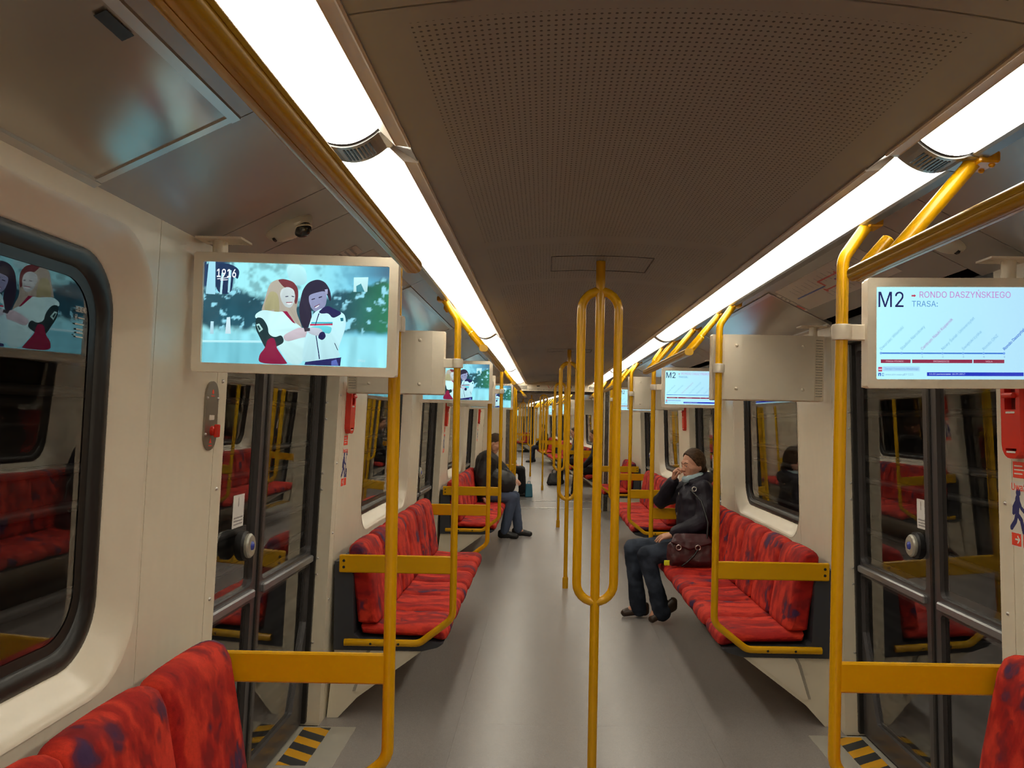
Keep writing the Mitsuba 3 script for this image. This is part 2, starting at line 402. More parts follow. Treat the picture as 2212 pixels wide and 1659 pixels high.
SEAMS = [.85, 2.785, 3.395, 3.69]
def build_wall_bay(wall, car, D, s, win_n, y_end=3.615, window=True, screws=True):
    S = 'L' if s < 0 else 'R'
    def part(name, cid, fn, mat, smooth=False):
        return put(f'{wall}__{name}', shape(f'{cid}{S}', lambda: sd(fn(), s), mat, smooth), car, D)
    g = .0015
    hole = ring_in(0, 0)[:, 1:]
    part('jamb_strip', 'ws0', lambda: wall_piece(DOOR1, .875 - g, 0, 2.04), 'm_wall')
    part('reveal', 'rev1', lambda: lean(box(.012, .13, DOOR1, DOOR1 + .02, 0, 1.97)), 'm_wall')
    if window:
        part('wall_panel', 'wp0', lambda: wall_piece(.875 + g, 1.445 - g, 0, 2.04), 'm_wall')
        part('window_surround', 'wp1', lambda: wall_piece(1.445 + g, 3.105 - g, 0, 2.04, hole), 'm_wall')
        part('surround_lip', 'lip', surround_lip, 'm_trim', 45)
        part('wall_panel', 'wp2', lambda: wall_piece(3.105 + g, 3.535 - g, 0, 2.04), 'm_wall')
        part('jamb_strip', 'ws1', lambda: wall_piece(3.535 + g, 3.615, 0, 2.04), 'm_wall')
        part('reveal', 'rev0', lambda: lean(box(.012, .13, 3.595, 3.615, 0, 1.97)), 'm_wall')
        wn = new(f'window_{win_n}'); lab(wn, kind='structure')
        def wpart(name, cid, fn, mat, smooth=False):
            return put(f'{wn}__{name}', shape(f'{cid}{S}', lambda: sd(fn(), s), mat, smooth), car, D)
        wpart('rubber_frame', 'wrub', window_rubber, 'm_rubber', 45)
        wpart('pane', 'wpane', window_pane, 'm_glass')
        backing = lambda: lean(cat(box(.021, .15, .85, 1.455, 0.0, 2.04), box(.021, .15, 3.095, 3.6, 0, 2.04), box(.021, .15, 1.455, 3.095, 0.0, .850), box(.021, .15, 1.455, 3.095, 1.997, 2.04)))
        part('backing', 'wback', backing, 'm_black')
    else:
        part('wall_panel', f'wpe{y_end:.2f}', lambda: wall_piece(.875 + g, y_end, 0, 2.04), 'm_wall')
        part('backing', f'wbe{y_end:.2f}', lambda: lean(box(.021, .15, .85, y_end, 0.0, 2.04)), 'm_black')
    if screws:
        def scr(y, z): return moved(trimesh.creation.icosphere(2, .0065), wx(z) + .000, y, z)
        for z in (.62, .95, 1.30, 1.64):
            part('screw', f'scr0{z}', lambda: scr(.835, z), 'm_steel', True)
            if window: part('screw', f'scr1{z}', lambda: scr(3.575, z), 'm_steel', True)
        for z in (.33, .41, .75, .83, 1.17, 1.25, 1.52, 1.60):
            part('screw', f'scr2{z}', lambda: moved(trimesh.creation.icosphere(2, .006), wx(z, .055), DOOR1, z), 'm_steel', True)

def cove_piece(y0, y1, x0, x1, th=.012, lift=0.0):
    q = P((-x0, cz(x0) - lift), (-x1, cz(x1) - lift), (-x1, cz(x1) + th), (-x0, cz(x0) + th))
    return poly_prism(q, y0, y1, 'xz')

def build_cove(key, car, D, s, y_list, door_lo, door_hi, near=False):
    S = 'L' if s < 0 else 'R'
    for a, b in zip(y_list[:-1], y_list[1:]):
        x1 = 1.175 if (a >= door_lo - .01 and b <= door_hi + .01) else 1.222
        nm = f'{a:.2f}_{b:.2f}{S}'
        if a == .85 and b < 2.9:
            put(f'{key}__cove_strip', shape('cvs' + nm, lambda: sd(cove_piece(a + .002, b - .002, .735, .900), s), 'm_cove'), car, D)
            put(f'{key}__cove_cover', shape('cvc' + nm, lambda: sd(cove_piece(a + .02, b - .028, .916, 1.206), s), 'm_mirror_panel'), car, D)
            put(f'{key}__cover_frame', shape('cvf' + nm, lambda: sd(cat(cove_piece(a + .002, b - .004, .899, .917, .012, .007), cove_piece(a + .002, b - .004, 1.204, 1.221, .012, .007), cove_piece(b - .03, b - .004, .917, 1.204, .012, .004), cove_piece(a + .002, a + .022, .917, 1.204, .012, .004)), s), 'm_alu'), car, D)
        else:
            put(f'{key}__cove_panel', shape('cvp' + nm, lambda: sd(cove_piece(a + .0025, b - .0025, .735, x1), s), 'm_cove'), car, D)

def vault(y0, y1, nx=24):
    xs = np.linspace(-.522, .522, nx + 1); z = 2.13 + .045 * (1 - (xs / .522) ** 2)
    v, uv = [], []
    for y in (y0, y1):
        v += [(x, y, a) for x, a in zip(xs, z)]
    for y in (y0, y1):
        v += [(x, y, a + .012) for x, a in zip(xs, z)]
    n = nx + 1; i = np.arange(nx); f = [np.stack([i, i + n, i + n + 1], 1), np.stack([i, i + n + 1, i + 1], 1), np.stack([i + 2 * n, i + 3 * n + 1, i + 3 * n], 1), np.stack([i + 2 * n, i + 2 * n + 1, i + 3 * n + 1], 1),
         np.stack([i, i + 1, i + 2 * n + 1], 1), np.stack([i, i + 2 * n + 1, i + 2 * n], 1), np.stack([i + n, i + 3 * n + 1, i + n + 1], 1), np.stack([i + n, i + 3 * n, i + 3 * n + 1], 1)]
    v = np.array(v)
    return mesh(v, np.vstack(f)), v[:, :2].copy()

# ------------------------------------------------------------------ floor, ceiling, walls, gangway
CAR = {1: dict(D=[-.935, 3.335, 7.605, 11.875], y0=-6.0, y1=14.10), 2: dict(D=[18.0, 22.27, 26.54, 30.81], y0=15.78, y1=33.0), 3: dict(D=[18.0, 22.27], y0=15.78, y1=24.6)}
wall_key, ceil_key, floor_key = {}, {}, {}
win_n, door_n = 1, 1
for car, C in CAR.items():
    fk = new('floor'); lab(fk, kind='structure'); floor_key[car] = fk
    y0, y1 = C['y0'], C['y1']
    cuts = [y0] + [d + o for d in C['D'] for o in (-.75, .86) if y0 + .3 < d + o < y1 - .3] + [y1]
    for a, b in zip(cuts[:-1], cuts[1:]):
        put(f'{fk}__floor_panel', mikit.ply(box(-.6218, .6218, a + .0003, b - .0003, -.03, 0, .0004), 'm_floor'), car)
    for s in (-1, 1):
        put(f'{fk}__floor_edge', mikit.ply(sd(box(-1.31, -.6222, y0, y1, -.03, 0, .0004), s), 'm_floor'), car)
    put(f'{fk}__under_floor', mikit.ply(box(-1.45, 1.45, y0, y1, -.08, -.021), 'm_black'), car)
    # ceiling: the arched perforated panels, the sloping cove panels on both sides
    ck = new('ceiling'); lab(ck, kind='structure'); ceil_key[car] = ck
    off = 0.0 if car == 1 else C['D'][0] - 3.335
    seams = sorted({y0, y1} | {q for k in range(-3, 9) for q in (1.23 + off + PITCH * k, 2.93 + off + PITCH * k, 3.78 + off + PITCH * k) if y0 < q < y1})
    for a, b in zip(seams[:-1], seams[1:]):
        m, uv = vault(a + .0025, b - .0025)
        put(f'{ck}__ceiling_panel', mikit.ply(m, 'm_ceiling', smooth=True, uv=uv - [0, off]), car)
    for d in C['D']:
        if car == 1 and d < 0: continue
        def hatch():
            xs = [-.2, .2]; fr = []
            xx = np.linspace(-.2, .2, 9); zz = 2.13 + .045 * (1 - (xx / .522) ** 2) - .0012
            top = sg.LineString([(-.2, 0), (.2, 0)])
            out = [box(-.2, .2, -.115, -.112, 2.163, 2.1745), box(-.2, .2, .202, .205, 2.163, 2.1745)]
            for x in (-.2, .197): out.append(box(x, x + .003, -.112, .202, 2.163, 2.1685))
            strip = [(x, z - .0006) for x, z in zip(xx, zz)] + [(x, z + .006) for x, z in zip(xx[::-1], zz[::-1])]
            return cat(poly_prism(P(*strip), -.115, -.111, 'xz'), poly_prism(P(*strip), .201, .205, 'xz'), box(-.2, -.197, -.111, .201, 2.1655, 2.172), box(.197, .2, -.111, .201, 2.1655, 2.172))
        put(f'{ck}__hatch_joint', shape('hatch', hatch, 'm_black'), car, d)
    for s in (-1, 1):
        for d in C['D']:
            last = d == C['D'][-1]
            build_cove(ck, car, d, s, [.85, y1 - d] if last else [.85] + SEAMS[1:] + [5.12], 3.69, 5.12)
        first = C['D'][0] + .85
        put(f'{ck}__cove_panel', mikit.ply(sd(cove_piece(y0, first - .002, .735, 1.175), s), 'm_cove'), car)
    # side walls
    for s in (-1, 1):
        wk = new(f'wall_{SIDE[s]}'); lab(wk, kind='structure'); wall_key[car, s] = wk
        for i, d in enumerate(C['D']):
            last = i == len(C['D']) - 1
            build_wall_bay(wk, car, d, s, win_n, y1 - d if last else 3.615, window=not last, screws=car == 1 and i < 3)
            if not last: win_n += 1
            if not (car == 1 and i == 0):
                build_door(car, door_n, d, s, full=car == 1); door_n += 1
        lo = C['D'][0] + (DOOR1 if car == 1 else DOOR0)
        put(f'{wk}__wall_panel', mikit.ply(sd(wall_piece(y0, lo - .002, 0, 2.04), s), 'm_wall'), car)
        put(f'{wk}__backing', mikit.ply(sd(lean(box(.021, .15, y0, lo - .02, 0, 2.04)), s), 'm_black'), car)

def end_frame(hw=.79, top=2.02):
    outer = P((-1.30, 0), (1.30, 0), (1.22, 2.04), (.74, 2.28), (-.74, 2.28), (-1.22, 2.04))
    return outer.difference(sg.box(-hw, -.1, hw, top))
for nm, car, y in (('wall_end', 1, 14.10), ('wall_end', 2, 15.74), ('wall_end', 2, 33.0), ('wall_end', 3, 15.74)):
    k = new(nm); lab(k, kind='structure')
    put(f'{k}__end_panel', mikit.ply(poly_prism(end_frame(), y, y + .04, 'xz'), 'm_wall'), car)
    put(f'{k}__portal_edge', mikit.ply(poly_prism(sg.box(-.80, 0, .80, 2.03).difference(sg.box(-.785, -.1, .785, 2.012)), y - .012, y + .05, 'xz'), 'm_trim'), car)
k = new('wall_end'); lab(k, kind='structure')
put(k, mikit.ply(box(-1.4, 1.4, -6.06, -6.0, -.05, 2.4), 'm_wall'), 1)
k = new('wall_end'); lab(k, kind='structure')
put(k, mikit.ply(box(-1.4, 1.4, 24.6, 24.66, -.05, 2.4), 'm_wall'), 3)
# the gangways between the carriages: floor plate with bright tread edges, folded bellows
for gcar, gdy, ga in ((1, 0.0, 4.5), (2, 18.95, 3.5)):
    gw = new('gangway'); lab(gw, kind='structure')
    put(f'{gw}__floor_plate', mikit.ply(box(-.80, .80, 14.10, 15.82, -.03, .003, .003), 'm_floor'), gcar, gdy)
    put(f'{gw}__tread_edge', mikit.ply(box(-.78, .78, 14.30, 14.42, .003, .007, .002), 'm_steel'), gcar, gdy)
    put(f'{gw}__tread_edge', mikit.ply(box(-.78, .78, 15.58, 15.64, .003, .006, .002), 'm_steel'), gcar, gdy)
    for i in range(9):
        y = 14.16 + i * .175; a = math.radians(ga) * i / 8
        q = sg.box(-.87, -.02, .87, 2.10).difference(sg.box(-.80, -.1, .80, 2.03))
        m = poly_prism(q, -.06, .06, 'xz'); m = rot(m, math.degrees(a), (0, 0, 1)); m.apply_translation((-max(0, y - 14.9) * math.tan(math.radians(ga)), y, 0))
        put(f'{gw}__bellows_fold', mikit.ply(m, 'm_shell' if i % 2 else 'm_rubber'), gcar, gdy)

# the tunnel outside
for s in (-1, 1):
    k = new(f'wall_tunnel_{SIDE[s]}'); lab(k, kind='structure')
    put(k, mikit.ply(sd(box(-2.75, -2.6, -10, 60, -1.5, 3.5), s), 'm_tunnel'), 1)
    for z in (.35, .62, 1.05, 1.24, 1.62, 1.78):
        put(f'{k}__cable', mikit.ply(sd(tube([(-2.57, -10, z), (-2.57, 60, z + .05)], .028, n=8), s), 'm_tunnel_cable', smooth=True), 1)

# ------------------------------------------------------------------ ceiling lights
def lens_mesh(y0, y1):
    N = 13; t = np.linspace(0, 1, N); x = -(.583 + (.705 - .583) * t); z = 2.166 + (2.136 - 2.166) * t - .022 * np.sin(math.pi * t) ** .8
    v = np.vstack([np.stack([x, x * 0 + y0, z], 1), np.stack([x, x * 0 + y1, z], 1)]); i = np.arange(N - 1)
    f = np.vstack([np.stack([i, i + 1, i + N + 1], 1), np.stack([i, i + N + 1, i + N], 1)])
    m = mesh(v, f)
    return m if m.face_normals[:, 2].mean() < 0 else mesh(v, f[:, ::-1])
def lens_right(m):
    m = mir(m); return m if m.face_normals[:, 2].mean() < 0 else mesh(m.vertices, np.array(m.faces)[:, ::-1])
def build_light(car, y0, y1, s, ordinal):
    k = new('ceiling_light')
    side = SIDE[s]
    lab(k, f'fluorescent strip light on the {side}, {ordinal}', 'ceiling light', 'fluorescent strips along both sides of the ceiling')
    m = lens_mesh(y0, y1)
    scene[f'{k}__diffuser'] = {**mikit.ply(m if s < 0 else lens_right(m), 'm_white', smooth=True), 'to_world': TM(CARS[car]), 'emitter': {'type': 'area', 'radiance': {'type': 'rgb', 'value': list(LENS)}}}
    put(f'{k}__reflector', mikit.ply(sd(poly_prism(P((-.514, 2.126), (-.518, 2.1235), (-.522, 2.125), (-.545, 2.1275), (-.548, 2.1265), (-.551, 2.1295), (-.584, 2.160), (-.584, 2.176), (-.517, 2.139)), y0 - .004, y1 + .004, 'xz'), s), 'm_reflector'), car)
    put(f'{k}__channel', mikit.ply(sd(poly_prism(P((-.704, 2.131), (-.712, 2.127), (-.738, 2.125), (-.742, 2.130), (-.742, 2.283), (-.735, 2.283), (-.735, 2.142), (-.704, 2.142)), y0 - .004, y1 + .004, 'xz'), s), 'm_channel'), car)
def build_vent_box(car, y, s, ordinal):
    k = new('vent_box')
    lab(k, f'small grey ventilated box between {SIDE[s]} strip lights, {ordinal}', 'ceiling box', 'ventilated boxes between the strip lights')
    lz = lambda t: 2.166 - .030 * t - .022 * math.sin(math.pi * t) ** .8 - .005
    pr_ = P((-.517, 2.127), (-.568, 2.158), *[(-(.583 + .122 * t), lz(t)) for t in np.linspace(.03, .97, 11)], (-.742, 2.124), (-.742, 2.283), (-.517, 2.20))
    put(f'{k}__cover', shape(f'vbox{s}', lambda: sd(poly_prism(pr_, -.052, .052, 'xz'), s), 'm_box'), car, y)
    def slots():
        out = []
        for i in range(8):
            t = .22 + i * .065; x = -(.583 + .122 * t)
            out.append(box(x - .0021, x + .0021, -.036, .036, lz(t) - .0012, lz(t) + .006))
        return sd(cat(*out), s)
    put(f'{k}__vent_slots', shape(f'vslot{s}', slots, 'm_black'), car, y)
CO = ['nearest the camera', 'second from the camera', 'third from the camera', 'fourth from the camera', 'fifth from the camera', 'sixth from the camera', 'seventh from the camera']
for s in (-1, 1):
    L1 = [(-5.9, -2.47), (-2.35, .505), (.515, 1.805), (1.925, 4.775), (4.785, 6.075), (6.195, 9.045), (9.055, 10.345), (10.465, 13.315), (13.325, 14.06)]
    names = ['behind the viewpoint at the carriage end', 'behind the viewpoint beside the second box', 'cut by the top edge of the picture', 'longest in view, ending at the second dark joint', 'short one after the first joint', 'second long one down the carriage', 'short one beyond the second long strip', 'third long one near the carriage end', 'last short one before the gangway']
    for (a, b), nm in zip(L1, names): build_light(1, a, b, s, nm)
    for i, y in enumerate((1.865, 6.135, 10.405)): build_vent_box(1, y, s, CO[i])
    L2 = [(15.82, 19.44), (19.45, 23.71), (23.72, 27.98), (27.99, 32.95)]
    for i, (a, b) in enumerate(L2): build_light(2, a, b, s, f'beyond the gangway, {ORD[i + 1]} there')
    for i, (a, b) in enumerate([(15.82, 19.44), (19.45, 24.5)]): build_light(3, a, b, s, f'in the farthest carriage, {ORD[i + 1]} there')

# ------------------------------------------------------------------ benches
def thick_profile(pts, r=.0, n=5):
    g = sg.Polygon(pts); g = g.buffer(-r).buffer(r, quad_segs=n) if r else g
    p = np.array(g.exterior.coords)[:-1]
    L = np.r_[0, np.cumsum(np.linalg.norm(np.diff(np.vstack([p, p[:1]]), axis=0), axis=1))]
    t = np.linspace(0, L[-1], 61)[:-1]; q = np.vstack([p, p[:1]])
    return np.stack([np.interp(t, L, q[:, 0]), np.interp(t, L, q[:, 1])], 1)
BACK_PR = [(-1.045, .478), (-1.062, .60), (-1.088, .75), (-1.103, .835), (-1.125, .878), (-1.160, .890), (-1.192, .880), (-1.206, .855), (-1.202, .80), (-1.185, .70), (-1.165, .60), (-1.152, .480), (-1.10, .476)]
SEAT_PR = [(-1.142, .474), (-1.06, .474), (-.95, .464), (-.80, .468), (-.735, .466), (-.706, .452), (-.696, .425), (-.700, .400), (-.722, .394), (-.80, .412), (-1.06, .418), (-1.130, .424)]
def cushion(prof, y0, y1, groove=.034, e=.080):
    p = thick_profile(prof, .012); p = p if sg.Polygon(p).exterior.is_ccw else p[::-1]
    t = np.roll(p, -1, 0) - np.roll(p, 1, 0); nrm = np.stack([t[:, 1], -t[:, 0]], 1); nrm /= np.linalg.norm(nrm, axis=1, keepdims=True)
    hw = (y1 - y0) / 2; ys = [0]; st = []
    for u in (1.0, .97, .88, .7, .45, .2): st.append((u, hw - e + e * u))
    st = [(-a, -b) for a, b in st] + [(0, -.5 * hw), (0, 0), (0, .5 * hw)] + [(a, b) for a, b in st[::-1]]
    rings = []
    for u, yy in st:
        o = groove * (1 - math.sqrt(max(0, 1 - u * u))) - .006 * (1 - (yy / hw) ** 2)
        q = p - nrm * (o if prof is not BACK_PR else o)[..., None] if np.ndim(o) else p - nrm * o
        rings.append(np.stack([q[:, 0], np.full(len(q), (y0 + y1) / 2 + yy), q[:, 1]], 1))
    m = loft(rings); n = len(p); c0, c1 = rings[0].mean(0), rings[-1].mean(0); N = len(m.vertices); i = np.arange(n); j = (i + 1) % n
    b = (len(rings) - 1) * n
    v = np.vstack([m.vertices, c0, c1]); f = np.vstack([m.faces, np.stack([i * 0 + N, j, i], 1), np.stack([i * 0 + N + 1, b + i, b + j], 1)])
    out = mesh(v, f)
    return out if out.volume > 0 else mesh(v, f[:, ::-1])
SW = .41
def build_bench(car, y, s, n, label, group='red upholstered benches along both walls'):
    k = new('bench_seat')
    lab(k, label, 'bench', group)
    S = f'{s}_{n}'; L = SW * n
    shell_pr = P((-1.264, .800), (-1.190, .800), (-1.168, .72), (-1.166, .60), (-1.160, .432), (-1.13, .410), (-.80, .402), (-.708, .392), (-.735, .372), (-.815, .352), (-1.262, .352))
    put(f'{k}__shell', shape('shell' + S, lambda: sd(poly_prism(shell_pr, -.022, L + .022, 'xz'), s), 'm_shell'), car, y)
    base_pr = P((-1.262, .351), (-.812, .351), (-1.142, .107), (-1.24, .001), (-1.296, .001))
    put(f'{k}__base_panel', shape('sbase' + S, lambda: sd(poly_prism(base_pr, .0, L, 'xz'), s), 'm_wall'), car, y)
    for i, (a, b) in enumerate(((-.012, .0), (L, L + .012))):
        put(f'{k}__gusset', shape(f'gus{i}' + S, lambda: sd(poly_prism(P((-1.075, .349), (-.85, .349), (-1.128, .139), (-1.150, .140), (-1.092, .32)), a, b, 'xz'), s), 'm_trim'), car, y)
        put(f'{k}__gusset_groove', shape(f'gusg{i}' + S, lambda: sd(poly_prism(P((-1.095, .349), (-1.076, .349), (-1.093, .32), (-1.151, .139), (-1.166, .139), (-1.113, .31)), a * .4 + b * .6 if i == 0 else a, b if i == 0 else a * .6 + b * .4, 'xz'), s), 'm_housing_dark'), car, y)
    for i in range(n):
        put(f'{k}__back_cushion', shape(f'backc{i}{s}', lambda: sd(cushion(BACK_PR, SW * i + .002, SW * i + SW - .002, .024, .060), s), 'm_fabric', 50), car, y)
        put(f'{k}__seat_cushion', shape(f'seatc{i}{s}', lambda: sd(cushion(SEAT_PR, SW * i + .002, SW * i + SW - .002, .024, .075), s), 'm_fabric', 50), car, y)
    return k

# ------------------------------------------------------------------ yellow poles and rails
PX = .66
def pole_tube():
    return tube([(-.735, 0, 2.138), (-.66, 0, 2.03), (-.66, 0, .525), (-.827, 0, .395), (-1.205, 0, .395)], .0178, fil=.075, n=16)
def build_pole(car, y, s, label, group, faces=-1, bar=True):
    k = new('grab_pole'); lab(k, label, 'pole', group)
    put(f'{k}__tube', shape(f'ptube{s}', lambda: sd(pole_tube(), s), 'm_yellow', 40), car, y)
    put(f'{k}__bracket', shape(f'pbrk{s}', lambda: sd(box(-.765, -.724, -.035, .035, 2.120, 2.146, .004), s), 'm_yellow_dark'), car, y)
    bk = put(f'{k}__crossbar', shape(f'pbar{s}', lambda: sd(box(-1.236, -.668, -.011, .011, .748, .838, .005), s), 'm_yellow'), car, y)
    for x, z in ((-1.212, .776), (-1.212, .808)):
        put(f'{bk}__bolt', shape(f'pblt{z}{faces}{s}', lambda: sd(moved(lathe([(0, -.002), (.007, -.002), (.007, .002), (0, .0025)], 10, '-y' if faces < 0 else 'y'), x, faces * .0108, z), s), 'm_black'), car, y)
    for x in (-.93, -1.07):
        put(f'{k}__bolt', shape(f'prblt{x}{faces}{s}', lambda: sd(moved(lathe([(0, -.003), (.006, -.003), (.006, .002), (0, .0025)], 10, '-y' if faces < 0 else 'y'), x, faces * .0165, .393), s), 'm_black'), car, y)
    return k
def rail_profile():
    q = RR(-.0235, .0235, -.0185, .0185, .0165)
    return q.difference(RB(-.001, .001, -.0195, -.0175)).difference(RB(.0222, .0245, -.004, -.002)).difference(RB(-.0245, -.0222, -.004, -.002))
def build_rail(car, y, s, label, y0=1.085, y1=2.98, struts=(1.185, 1.965, 2.785)):
    k = new('overhead_rail'); lab(k, label, 'handrail', 'overhead rails above the benches')
    def bar():
        m = poly_prism(rail_profile(), y0, y1, 'xz'); m.apply_translation((-.545, 0, 1.91)); return sd(mesh(m.vertices, m.faces), s)
    put(f'{k}__bar', shape(f'rbar{s}{y0}{y1}', bar, 'm_rail', 25), car, y)
    for i, yy in enumerate((y0, y1)):
        d = 1 if i == 0 else -1
        put(f'{k}__end_stub', shape(f'rstub{i}{s}{yy}', lambda: sd(tube([(-.545, yy + d * .018, 1.908), (-.572, yy + d * .018, 1.940), (-.615, yy + d * .018, 1.990), (-.618, yy + d * .018, 1.9935)], [.017, .0178, .0178, .012], n=14), s), 'm_yellow', 40), car, y)
    for st in struts:
        put(f'{k}__strut', shape(f'rstr{st}{s}', lambda: sd(tube([(-.548, st, 1.913), (-.60, st, 1.975), (-.728, st, 2.128)], .0175, n=14), s), 'm_yellow', 40), car, y)
        put(f'{k}__strut_bracket', shape(f'rsbr{st}{s}', lambda: sd(cat(box(-.768, -.722, st - .04, st + .04, 2.116, 2.142, .004), moved(trimesh.creation.icosphere(2, .007), -.757, st - .022, 2.116), moved(trimesh.creation.icosphere(2, .007), -.757, st + .022, 2.116)), s), 'm_yellow_dark'), car, y)
def build_centre_pole(car, y, label):
    k = new('centre_pole'); lab(k, label, 'pole', 'three-pronged centre poles at the doors')
    put(f'{k}__stem', shape('cstem', lambda: tube([(0, 0, .0), (0, 0, 2.174)], .0185, n=18), 'm_yellow', 40), car, y)
    put(f'{k}__floor_socket', shape('csock', lambda: lathe([(.0187, .10), (.024, .10), (.026, .09), (.026, .0), (.0187, .0)], 20), 'm_yellow', 30), car, y)
    def loop():
        r, x = .068, .074; zt, zb = 2.055, .812; pts = []
        for t in np.linspace(0, math.pi, 13): pts.append((x * math.cos(t), 0, zt - x + x * math.sin(t)))
        for t in np.linspace(math.pi, 2 * math.pi, 13): pts.append((x * math.cos(t), 0, zb + x + x * math.sin(t)))
        return tube(pts, .0178, n=16, closed=True)
    put(f'{k}__loop', shape('cloop', loop, 'm_yellow', 40), car, y)

# ------------------------------------------------------------------ monitors and what they show
def flat(poly):
    out = []
    for g in getattr(poly, 'geoms', [poly]):
        if g.is_empty or g.area < 1e-10 or g.geom_type != 'Polygon': continue
        v, f = trimesh.creation.triangulate_polygon(g, engine='earcut'); out.append((v, f))
    return out
class Picture:
    """flat coloured shapes for a screen: metres right and up of the lower left corner, each layer a hair in front of the last"""
    def __init__(self): self.v, self.f, self.c, self.n, self.k = [], [], [], 0, 0
    def add(self, v, f, c):
        v = np.asarray(v, float); self.v.append(np.stack([v[:, 0], np.full(len(v), -.00006 * self.k), v[:, 1]], 1)); self.f.append(np.asarray(f) + self.n)
        self.c.append(np.broadcast_to(np.asarray(c, float), (len(v), 3))); self.n += len(v)
    def layer(self): self.k += 1
    def poly(self, pts, rgb, smooth=0):
        g = pts if hasattr(pts, 'geom_type') else sg.Polygon(pts)
        if not g.is_valid: g = g.buffer(0)
        if smooth: g = g.buffer(smooth).buffer(-2 * smooth).buffer(smooth)
        self.layer()
        for v, f in flat(g): self.add(v, f, srgb(*rgb))
    def grid(self, w, h, nx, ny, fn):
        x, y = np.meshgrid(np.linspace(0, w, nx), np.linspace(0, h, ny)); c = fn(x / w, y / h)
        i, j = np.meshgrid(np.arange(nx - 1), np.arange(ny - 1)); a = (j * nx + i).ravel()
        f = np.vstack([np.stack([a, a + 1, a + nx + 1], 1), np.stack([a, a + nx + 1, a + nx], 1)])
        self.add(np.stack([x.ravel(), y.ravel()], 1), f, c.reshape(-1, 3))
    def text(self, s, x, y, h, rgb, deg=0, bold=False, sx=1.0):
        m = meshkit.text_mesh(s, h, .001, bold); top = m.face_normals[:, 2] > .9
        v = np.array(m.vertices)[:, :2] * [sx, 1]; a = math.radians(deg); v = v @ np.array([[math.cos(a), math.sin(a)], [-math.sin(a), math.cos(a)]]) + [x, y]
        f = np.array(m.faces)[top]; used = np.unique(f); re = np.zeros(len(v), int); re[used] = np.arange(len(used))
        self.layer(); self.add(v[used], re[f], srgb(*rgb))
    def mesh(self):
        v, f = np.vstack(self.v), np.vstack(self.f); n = np.cross(v[f[:, 1]] - v[f[:, 0]], v[f[:, 2]] - v[f[:, 0]])
        return mesh(v, np.where(n[:, 1:2] > 0, f[:, ::-1], f)), np.vstack(self.c)

